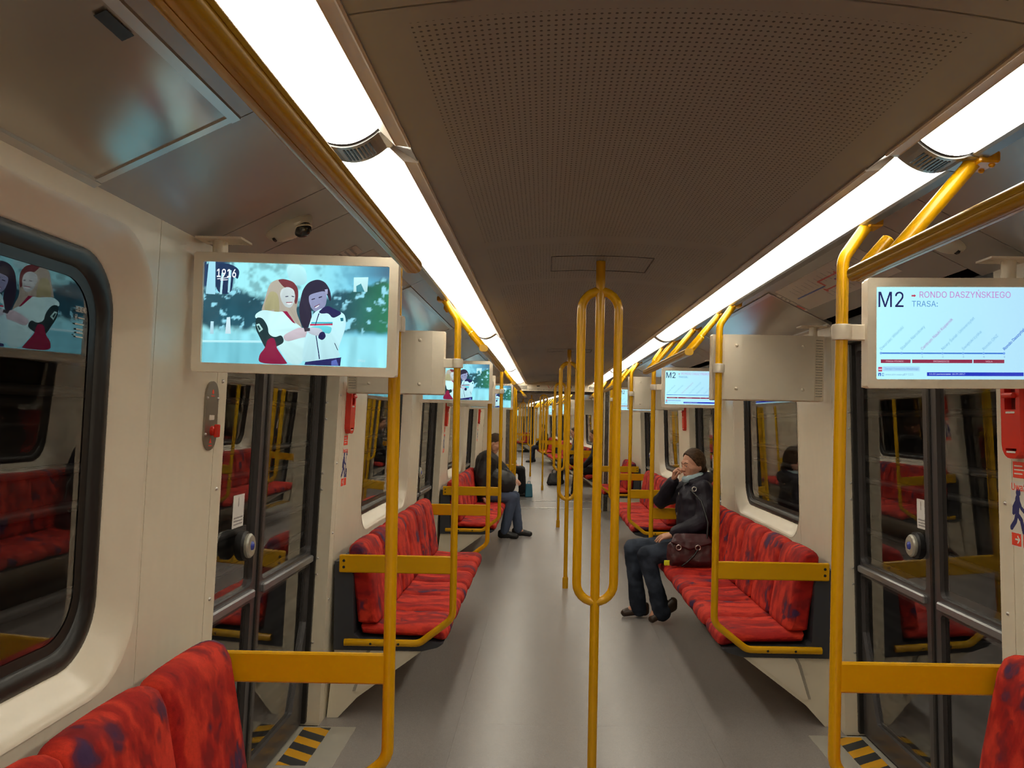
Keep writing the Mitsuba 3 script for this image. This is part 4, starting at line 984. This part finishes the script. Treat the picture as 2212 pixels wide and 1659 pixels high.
# lettering on the panel above the gangway: a row of small dark and red pictograms
k = 'portal_sign'; lab(k, 'cream sign panel with faint red and dark marks above the gangway portal', 'sign')
put(f'{k}__panel', mikit.ply(box(-.52, .52, 14.088, 14.099, 2.035, 2.125, .002), 'm_trim'), 1)
put(f'{k}__red_marks', mikit.ply(cat(*[rot(box(x - .03, x + .03, 14.086, 14.0885, 2.076, 2.084), a, (0, 1, 0), (x, 14.087, 2.08)) for x, a in ((-.16, 60), (-.10, -50), (-.02, 40), (.05, -45), (.10, 10))], box(.33, .37, 14.086, 14.0885, 2.05, 2.11)), 'm_print_red'), 1)
put(f'{k}__dark_marks', mikit.ply(cat(box(-.36, -.31, 14.086, 14.0885, 2.085, 2.102), box(.20, .225, 14.086, 14.0885, 2.06, 2.10)), 'm_black'), 1)

# ------------------------------------------------------------------ people
MF = manifold3d.Manifold
def ball(p, r, n=20): return MF.sphere(r, n).translate(tuple(map(float, p)))
def bone(*pr, n=20):
    """hulls between successive (point, radius) joints"""
    bs = [ball(p, r, n) for p, r in pr]
    return [MF.batch_hull([a, b]) for a, b in zip(bs[:-1], bs[1:])] if len(bs) > 1 else bs
def hull(*pr, n=20): return MF.batch_hull([ball(p, r, n) for p, r in pr])
def fuse(parts, edge=.012, it=8, disp=0.0, freq=14.0, seed=1):
    flatp = []
    for p in parts: flatp += p if isinstance(p, list) else [p]
    m = MF.batch_boolean(flatp, manifold3d.OpType.Add).refine_to_length(edge)
    t = man(m); t = trimesh.Trimesh(t.vertices, t.faces, process=True)
    if it: trimesh.smoothing.filter_taubin(t, .5, .53, it)
    if disp:
        v = np.array(t.vertices); nn = np.array(t.vertex_normals)
        d = meshkit.fbm(v * [freq, freq, freq * .8], 3, seed) - .5; r = meshkit.noise(v * freq * 2.3, seed + 9) - .5
        t.vertices = v + nn * (disp * (d * 1.6 + .5 * r))[:, None]
    return mesh(t.vertices, t.faces)
def frame(origin, yaw, pitch=0, roll=0, size=1.0):
    """local +x is where the face looks, +z up"""
    R = trimesh.transformations.euler_matrix(math.radians(roll), math.radians(pitch), math.radians(yaw), 'sxyz'); R[:3, :3] *= size; R[:3, 3] = origin
    return R
def tr(M, R): return M.transform(np.asarray(R)[:3, :4])
def pt(R, p): return (R @ np.r_[np.asarray(p, float), 1])[:3]

def head_parts(R, female=True):
    k = 1.0
    cr = MF.sphere(1, 40).scale((.094, .075, .102)).translate((-.010, 0, .034))
    jw = .034 if female else .042
    jaw = hull(((.034, jw, -.066), .024), ((.034, -jw, -.066), .024), ((.064, .010, -.094), .016), ((.064, -.010, -.094), .016), ((.046, .042, -.014), .030), ((.046, -.042, -.014), .030), ((.060, .020, .030), .032), ((.060, -.020, .030), .032), ((-.02, .05, -.02), .026), ((-.02, -.05, -.02), .026))
    nose = hull(((.0885, 0, .014), .0075), ((.1045, 0, -.021), .0080), ((.091, .0105, -.027), .0072), ((.091, -.0105, -.027), .0072))
    brow = hull(((.0755, .034, .026), .012), ((.0835, 0, .027), .010), ((.0755, -.034, .026), .012))
    lips = [hull(((.0885, 0, -.053), .007), ((.080, .019, -.055), .005), ((.080, -.019, -.055), .005)), hull(((.087, 0, -.064), .0075), ((.080, .015, -.061), .0055), ((.080, -.015, -.061), .0055))]
    ears = [MF.sphere(1, 20).scale((.020, .009, .032)).rotate((0, 14, 0)).translate((-.014, s * .077, -.008)) for s in (-1, 1)]
    m = MF.batch_boolean([cr, jaw, nose, brow, *lips, *ears], manifold3d.OpType.Add)
    for s in (-1, 1): m = m - ball((.0985, s * .031, .006), .018, 20)
    m = m.refine_to_length(.006); t = man(m); t = trimesh.Trimesh(t.vertices, t.faces, process=True)
    trimesh.smoothing.filter_taubin(t, .5, .53, 14)
    msh = manifold3d.Mesh(np.asarray(t.vertices, np.float32), np.asarray(t.faces, np.uint32))
    lids = [ball((.0742, s * .031, .006), .0130, 24).trim_by_plane((-.25, 0, .97), -.25 * .0742 + .97 * .006 + .0008) for s in (-1, 1)] + [ball((.0742, s * .031, .006), .0128, 24).trim_by_plane((-.2, 0, -.98), -.2 * .0742 - .98 * .006 + .0062) for s in (-1, 1)]
    out = MF.batch_boolean([MF(msh)] + lids, manifold3d.OpType.Add)
    return tr(out, R)
def eyes(R, look=0.0):
    w, i = [], []
    for s in (-1, 1):
        c = np.array([.0742, s * .031, .006]); w.append(ball(c, .0118, 24)); d = np.array([math.cos(look), math.sin(look), -.12]); i.append(ball(c + d / np.linalg.norm(d) * .0068, .0066, 16))
    return man(tr(MF.batch_boolean(w, manifold3d.OpType.Add), R)), man(tr(MF.batch_boolean(i, manifold3d.OpType.Add), R))
def brows(R):
    return man(tr(MF.batch_boolean([q for s in (-1, 1) for q in bone(((.0900, s * .014, .0320), .0032), ((.0888, s * .031, .0350), .0036), ((.0765, s * .049, .0305), .0026), n=10)], manifold3d.OpType.Add), R))
def hair_cap(R, thick=.010, line=-.0027, low=-.065, tail=None, seed=3, disp=.006):
    c = MF.sphere(1, 44).scale((.094 + thick, .075 + thick, .102 + thick)).translate((-.012, 0, .036))
    c = c.trim_by_plane((-.843, 0, .537), line).trim_by_plane((0, 0, 1), low)
    if tail: c = MF.batch_boolean([c] + tail, manifold3d.OpType.Add)
    c = c.refine_to_length(.008); t = man(c); t = trimesh.Trimesh(t.vertices, t.faces, process=True); trimesh.smoothing.filter_taubin(t, .5, .53, 4)
    v = np.array(t.vertices); n = np.array(t.vertex_normals); t.vertices = v + n * ((meshkit.fbm(v * [18, 60, 18], 3, seed) - .5) * disp)[:, None]
    m = np.array(t.vertices); m = m @ R[:3, :3].T + R[:3, 3]; return mesh(m, t.faces)
def hand_parts(R, side, curl=.5, spread=.12, size=1.0, thumb=.6):
    """hand with the wrist at the origin, fingers along +x, palm facing -z; side +1: thumb towards +y"""
    z = size; P_ = lambda *a: tuple(np.array(a) * z); out = []
    out.append(hull((P_(0, .014 * side, 0), .016 * z), (P_(0, -.014 * side, 0), .016 * z), (P_(.078, .028 * side, .002), .012 * z), (P_(.074, -.030 * side, 0), .0115 * z), (P_(.04, .02 * side, -.004), .016 * z), (P_(.035, -.02 * side, -.004), .016 * z), n=14))
    for i, (y, L) in enumerate(((.030, .070), (.010, .078), (-.011, .072), (-.030, .056))):
        a = (1.5 - i) * spread; p = np.array([.078 - abs(i - 1) * .004, y * side, .002]); d0 = np.array([math.cos(a), math.sin(a) * side, 0]); ang = 0; js = [(p * z, .0095 * z)]
        for seg, c in ((.45, .55), (.32, 1.0), (.23, .7)):
            ang += curl * c; d = d0 * math.cos(ang) + np.array([0, 0, -1]) * math.sin(ang); p = p + d * L * seg; js.append((p * z, (.0092 - .0012 * len(js) * .7) * z))
        out += bone(*js, n=12)
    b = np.array([.020, .022 * side, -.006]); m = b + np.array([.030, .028 * side, -.010 - .012 * thumb]); e = m + np.array([.028, .006 * side, -.010 * thumb]); tp = e + np.array([.020, -.002 * side, -.008 * thumb])
    out += bone((b * z, .013 * z), (m * z, .0105 * z), (e * z, .0095 * z), (tp * z, .0078 * z), n=12)
    return [tr(o, R) for o in out]
def axes(origin, fwd, up):
    """frame with +x along fwd and +z as near as can be to up"""
    x = np.asarray(fwd, float); x /= np.linalg.norm(x); z = np.asarray(up, float); z = z - (z @ x) * x; z /= np.linalg.norm(z); y = np.cross(z, x)
    R = np.eye(4); R[:3, 0], R[:3, 1], R[:3, 2], R[:3, 3] = x, y, z, origin; return R
def union_mesh(parts): return man(MF.batch_boolean(parts, manifold3d.OpType.Add))
def add_person(label, J):
    k = new('person'); lab(k, label, 'person', J.get('group')); car = J.get('car', 1)
    for nm, m, mat, sm in J['parts']: put(f'{k}__{nm}', mikit.ply(m, mat, smooth=sm), car)
    return k
def to_manifold(m):
    t = trimesh.Trimesh(m.vertices, m.faces, process=True); return MF(manifold3d.Mesh(np.asarray(t.vertices, np.float32), np.asarray(t.faces, np.uint32)))
def shoe(heel, toe, w=.036, h=.085):
    heel, toe = np.asarray(heel, float), np.asarray(toe, float); d = toe - heel
    u = np.array([0, 0, 1.0]); m = heel + d * .55
    return fuse([hull((heel + u * .004, w * .95), (heel + u * (h - w) * .9, w * .95), (m + u * .012, w * 1.02), n=18), hull((m + u * .010, w * 1.02), (toe - d * .08 - u * .002, w * .82), (heel + d * .3 + u * .035, w * .9), n=18)], .012, 4)

# the woman at the far end of the second bench on the right
def woman():
    hR = frame((.940, 6.455, 1.198), 180 + 22, 6, 0, .93)
    hl, hr = np.array([.945, 6.375, .565]), np.array([.945, 6.545, .565]); kl, kr = np.array([.575, 6.335, .515]), np.array([.495, 6.575, .535]); al, ar = np.array([.690, 6.335, .145]), np.array([.545, 6.535, .095])
    shl, shr = np.array([.990, 6.272, 1.035]), np.array([.965, 6.635, 1.040]); el, er = np.array([.985, 6.215, .800]), np.array([.735, 6.690, .905]); wl, wr = np.array([.775, 6.285, .690]), np.array([.805, 6.530, 1.085])
    neck = [((.965, 6.46, 1.02), .052), ((.950, 6.458, 1.13), .047)]
    lh = hand_parts(axes(wl, (-.95, .15, -.28), (.25, -.25, .93)), -1, .28, .18, 1.0, .2)
    rh = hand_parts(axes(wr, (.10, -.42, .90), (-.85, .35, .25)), -1, 1.15, .05, 1.0, .8)
    core = fuse([bone(((.95, 6.46, .58), .115), ((.96, 6.46, .76), .10), ((.965, 6.46, .95), .105)), bone((shl, .05), ((.965, 6.46, 1.0), .08), (shr, .05)), bone(*neck), bone((shl, .045), (el, .038), (wl, .026)), bone((shr, .045), (er, .038), (wr, .026)),
                 bone((hl, .08), (kl, .055), (al, .038)), bone((hr, .08), (kr, .055), (ar, .038)), bone((al, .036), ((.63, 6.325, .05), .028)), bone((ar, .036), ((.47, 6.53, .045), .028)), bone(((.95, 6.46, .58), .10), (hl, .085)), bone(((.95, 6.46, .58), .10), (hr, .085))], .02, 3)
    body = union_mesh([to_manifold(core), head_parts(hR)] + lh + rh)
    jacket = fuse([hull(((.955, 6.46, .585), .125), ((.945, 6.40, .60), .115), ((.945, 6.53, .60), .115)), bone(((.95, 6.46, .60), .14), ((.955, 6.46, .77), .137), ((.955, 6.46, .93), .140)), hull(((.955, 6.40, .95), .115), ((.955, 6.52, .95), .115), ((.93, 6.46, .80), .11), ((.95, 6.38, .62), .11), ((.95, 6.54, .62), .11)),
                   hull((shl + [0, 0, -.01], .072), ((.96, 6.42, 1.02), .068), ((.96, 6.42, .95), .10)), hull((shr + [0, 0, -.01], .072), ((.96, 6.51, 1.02), .068), ((.96, 6.51, .95), .10)),
                   bone((shl, .070), ((1.0, 6.235, .92), .070), (el, .068), ((.89, 6.235, .745), .062), (wl + [.012, 0, .008], .050)), bone((shr, .070), ((.86, 6.67, .955), .070), (er, .066), ((.765, 6.62, .985), .060), (wr + [-.003, .012, -.02], .048))], .013, 4, .020, 10, 4)
    hood = fuse([bone(*[((.965 + .085 * math.cos(t) * 1.0, 6.46 + .088 * math.sin(t), 1.085 + .022 * math.cos(t) - .004), .036 + .016 * max(0, math.cos(t))) for t in np.linspace(-1.95, 1.95, 11)])], .012, 5, .012, 20, 6)
    scarf = fuse([bone(*[((.942 + .058 * math.cos(t), 6.456 + .060 * math.sin(t), 1.108 + .016 * math.cos(t)), .029) for t in np.linspace(0, 2 * math.pi, 15)])], .010, 3, .006, 30, 2)
    trousers = fuse([bone((hl, .098), ((hl + kl) / 2, .084), (kl, .068), ((kl + al) / 2, .062), (al + [.004, 0, -.02], .068), (al + [.010, 0, -.052], .074)), bone((hr, .098), ((hr + kr) / 2, .084), (kr, .068), ((kr + ar) / 2, .061), (ar + [0, 0, -.004], .064), (ar + [.004, 0, -.028], .066))], .016, 5, .010, 15, 8)
    hair = hair_cap(hR, .011, .001, -.055, [hull(((-.088, 0, -.01), .034), ((-.104, .0, -.045), .026), n=16), hull(((-.100, 0, -.05), .022), ((-.112, .004, -.115), .014), n=14)], 3, .014)
    ew, ei = eyes(hR, .25)
    parts = [('body', body, 'm_skin', 60), ('jacket', jacket, 'm_jacket', True), ('hood', hood, 'm_jacket', True), ('scarf', scarf, 'm_scarf', True), ('trousers', trousers, 'm_denim', True), ('hair', hair, 'm_hair', True), ('eyes', ew, 'm_eye', True), ('irises', ei, 'm_iris', True), ('eyebrows', brows(hR), 'm_hair', True),
             ('lips', man(tr(MF.batch_boolean([hull(((.0905, 0, -.0535), .0058), ((.083, .017, -.056), .0035), ((.083, -.017, -.056), .0035)), hull(((.0895, 0, -.0635), .006), ((.083, .013, -.0605), .004), ((.083, -.013, -.0605), .004))], manifold3d.OpType.Add), hR)), 'm_lip', True),
             ('shoe', shoe((.785, 6.335, .125), (.615, 6.315, .034)), 'm_shoe_brown', True), ('shoe_001', shoe((.600, 6.545, .040), (.425, 6.525, .036)), 'm_shoe_brown', True)]
    for dz, nm in ((.055, 'snap'), (-.10, 'snap_001'), (-.24, 'snap_002')):
        parts.append((nm, moved(lathe([(0, 0), (.011, 0), (.011, .004), (0, .006)], 14, '-x'), .815 + (.012 if dz > 0 else 0), 6.40, .93 + dz), 'm_steel', True))
    return dict(parts=parts)
add_person('seated woman in dark hooded jacket and jeans, knuckles at her cheek, on the right bench', woman())
# her handbag on the seat beside her
k = 'handbag'; lab(k, 'dark maroon leather handbag with ring buckles on the red seat beside the woman', 'bag')
hb = fuse([hull(((.745, 6.10, .525), .045), ((1.00, 6.10, .525), .045), ((.745, 6.115, .615), .045), ((1.00, 6.115, .615), .045), ((.80, 6.12, .675), .030), ((.95, 6.12, .675), .030))], .014, 4, .012, 16, 5)
one(f'{k}__bag', hb, 'm_bag', True)
one(f'{k}__flap', fuse([hull(((.735, 6.073, .66), .012), ((1.01, 6.073, .66), .012), ((.76, 6.11, .705), .014), ((.99, 6.11, .705), .014), ((.86, 6.056, .615), .010))], .012, 3, .006, 20, 2), 'm_bag', True)
for x in (.775, .915):
    one(f'{k}__ring', moved(tube([(.018 * math.cos(t), 0, .018 * math.sin(t)) for t in np.linspace(0, 2 * math.pi, 19)[:-1]], .0042, n=8, closed=True), x, 6.045, .625), 'm_steel', True)
one(f'{k}__strap', tube([(.915, 6.042, .612), (.885, 6.043, .565), (.835, 6.046, .515), (.80, 6.052, .488)], .007, n=8), 'm_shoe_black', True)
one(f'{k}__strap', tube([(.985, 6.08, .66), (1.0, 6.12, .80), (.96, 6.19, .95), (.90, 6.30, 1.02)], .008, n=8), 'm_shoe_black', True)
one(f'{k}__ring', moved(tube([(.016 * math.cos(t), .003 * math.sin(t), .016 * math.sin(t)) for t in np.linspace(0, 2 * math.pi, 19)[:-1]], .0038, n=8, closed=True), .915, 6.238, 1.035), 'm_steel', True)
one(f'{k}__tag', rbox(.672, .712, 6.048, 6.058, .492, .530, .0045), 'm_tag', 40)

# generic seated passengers: sitting at (x0, y0), knees towards +x or -x
def passenger(x0, y0, f, top, legs, hairmat, shoes, lean_=0.0, pitch=10, yaw=0, bulk=1.0, belly=0.0, rhand=(.10, .62, .18), lhand=(.30, .62, .10), relbow=(.02, .80, .26), lelbow=(.14, .80, .24), rfoot=.40, lfoot=.50, edge=.02, extra=True, car=1, hood=False):
    """rhand/lhand/elbows: (forward, height, half width); the right hand is the -y side of someone facing +x"""
    G = lambda a, b, z: np.array([x0 + f * a, y0 + f * b, z])
    b_ = bulk
    hipr, hipl = G(0, -.09, .565), G(0, .09, .565); knr, knl = G(.40, -.10, .525), G(.42, .12, .525); anr, anl = G(rfoot - .02, -.10, .085), G(lfoot - .02, .12, .085)
    sh = .20 * b_; shr, shl = G(.02 + lean_, -sh, 1.03), G(.02 + lean_, sh, 1.03); nk = G(.04 + lean_, 0, 1.06); hc = G(.075 + lean_ * 1.35, 0, 1.215 - lean_ * .12)
    er, el = G(relbow[0] + lean_ * .7, -relbow[2], relbow[1]), G(lelbow[0] + lean_ * .7, lelbow[2], lelbow[1]); wr, wl = G(rhand[0], -rhand[2], rhand[1]), G(lhand[0], lhand[2], lhand[1])
    hR = frame(hc, (0 if f > 0 else 180) + yaw, pitch)
    hd = lambda w, e, side: hand_parts(axes(w, (w - e) * [1, 1, .6] + G(.1, 0, 0) * 0 + np.array([.06 * f, 0, -.04]), (0, 0, 1)), side, .35, .1, 1.05)
    core = fuse([bone((G(0, 0, .58), .12), (G(lean_ * .5, 0, .78), .11), (G(lean_ * .9, 0, .95), .12)), bone((shr, .05), (G(lean_, 0, 1.0), .08), (shl, .05)), bone((nk, .055), (hc - [0, 0, .08], .05)), bone((shr, .045), (er, .04), (wr, .028)), bone((shl, .045), (el, .04), (wl, .028)),
                 bone((G(0, 0, .57), .10), (hipr, .085), (knr, .058), (anr, .04), (anr + np.array([.10 * f, 0, -.045]), .028)), bone((G(0, 0, .57), .10), (hipl, .085), (knl, .058), (anl, .04), (anl + np.array([.10 * f, 0, -.045]), .028))], edge, 3)
    body = union_mesh([to_manifold(core), head_parts(hR, False)] + hd(wr, er, 1) + hd(wl, el, -1))
    J_ = [hull((G(0, -.06, .60), .125 * b_), (G(0, .06, .60), .125 * b_), (G(lean_ * .5, -.05, .80), .125 * b_), (G(lean_ * .5, .05, .80), .125 * b_)), hull((G(lean_ * .5, -.05, .80), .125 * b_), (G(lean_ * .5, .05, .80), .125 * b_), (G(lean_ * .95, -.09, .97), .115 * b_), (G(lean_ * .95, .09, .97), .115 * b_)),
          hull((shr, .07 * b_), (shl, .07 * b_), (nk, .075), (G(lean_, 0, .97), .12 * b_)), bone((shr, .073 * b_), (er, .066 * b_), (wr + (er - wr) * .12, .046)), bone((shl, .073 * b_), (el, .066 * b_), (wl + (el - wl) * .12, .046))]
    if belly: J_.append(hull((G(belly, -.05, .70), .15), (G(belly, .05, .70), .15), (G(.04, 0, .78), .15), (G(.02, 0, .62), .14)))
    if hood: J_.append(hull((nk + [-.05 * f, -.05, .02], .05), (nk + [-.05 * f, .05, .02], .05), (nk, .07)))
    jacket = fuse(J_, edge * .8, 6, .016, 10, 3)
    trous = fuse([bone((hipr, .10), (knr, .072), ((knr + anr) / 2, .066), (anr + [0, 0, .01], .060)), bone((hipl, .10), (knl, .072), ((knl + anl) / 2, .066), (anl + [0, 0, .01], .060))], edge * .9, 5, .010, 14, 5)
    ew, ei = eyes(hR)
    parts = [('body', body, 'm_skin', 60), ('jacket', jacket, top, True), ('trousers', trous, legs, True), ('hair', hair_cap(hR, .0035, .012, -.02, None, 3, .005), hairmat, True), ('eyes', ew, 'm_eye', True), ('irises', ei, 'm_iris', True), ('eyebrows', brows(hR), hairmat, True),
             ('shoe', shoe(anr + np.array([-.045 * f, 0, -.047]), anr + np.array([.17 * f, -.01, -.049]), .040), shoes, True), ('shoe_001', shoe(anl + np.array([-.045 * f, 0, -.047]), anl + np.array([.17 * f, .01, -.049]), .040), shoes, True)]
    return dict(parts=parts, car=car)
add_person('seated man in black jacket and jeans, head bowed, on the third left bench', passenger(-1.015, 10.76, 1, 'm_coat_black', 'm_denim_light', 'm_hair_grey', 'm_shoe_black', lean_=.06, pitch=34, bulk=1.18, belly=.30, rhand=(.05, .545, .30), relbow=(-.03, .79, .30), lhand=(.40, .755, .06), lelbow=(.24, .83, .27), rfoot=.33, lfoot=.50))
add_person('passenger in knit top and black trousers on the left bench beyond the gangway', passenger(-.94, 16.55, 1, 'm_knit', 'm_trousers_black', 'm_hair', 'm_shoe_black', edge=.03, rfoot=.44, lfoot=.48, car=2))
add_person('passenger in dark clothes on the short right bench just beyond the gangway', passenger(.96, 16.35, -1, 'm_trousers_black', 'm_trousers_black', 'm_hair', 'm_shoe_black', edge=.03, pitch=20, car=2))
add_person('passenger in a black coat with a bag at their feet, right bench beyond the gangway', passenger(.94, 19.55, -1, 'm_coat_black', 'm_trousers_black', 'm_hair', 'm_shoe_black', edge=.03, pitch=18, car=2))
add_person('distant passenger in dark jacket and jeans, right bench far down the next carriage', passenger(.94, 29.5, -1, 'm_coat_black', 'm_denim', 'm_hair_grey', 'm_shoe_black', edge=.03, car=2))
k = 'shopping_bag'; lab(k, 'blue shopping bag standing by the feet of the passenger beyond the gangway', 'bag')
put(f'{k}__bag', mikit.ply(fuse([hull(((-.44, 16.36, .02), .018), ((-.33, 16.36, .02), .018), ((-.44, 16.46, .02), .018), ((-.33, 16.46, .02), .018), ((-.435, 16.41, .25), .012), ((-.335, 16.41, .25), .012))], .02, 2, .008, 14, 2), 'm_blue_bag', smooth=True), 2)
put(f'{k}__handle', mikit.ply(tube([(-.41, 16.41, .25), (-.41, 16.41, .31), (-.36, 16.41, .31), (-.36, 16.41, .25)], .005, fil=.03, n=8), 'm_blue_bag', smooth=True), 2)
k = 'floor_bag'; lab(k, 'black bag on the floor in front of the passenger in the black coat', 'bag')
put(f'{k}__bag', mikit.ply(fuse([hull(((.28, 19.35, .06), .06), ((.50, 19.35, .06), .06), ((.28, 19.55, .06), .06), ((.50, 19.55, .06), .06), ((.32, 19.42, .24), .05), ((.46, 19.46, .24), .05))], .03, 3, .02, 12, 2), 'm_coat_black', smooth=True), 2)
put(f'{k}__handle', mikit.ply(tube([(.34, 19.44, .27), (.34, 19.44, .36), (.44, 19.44, .36), (.44, 19.44, .27)], .008, fil=.04, n=8), 'm_coat_black', smooth=True), 2)
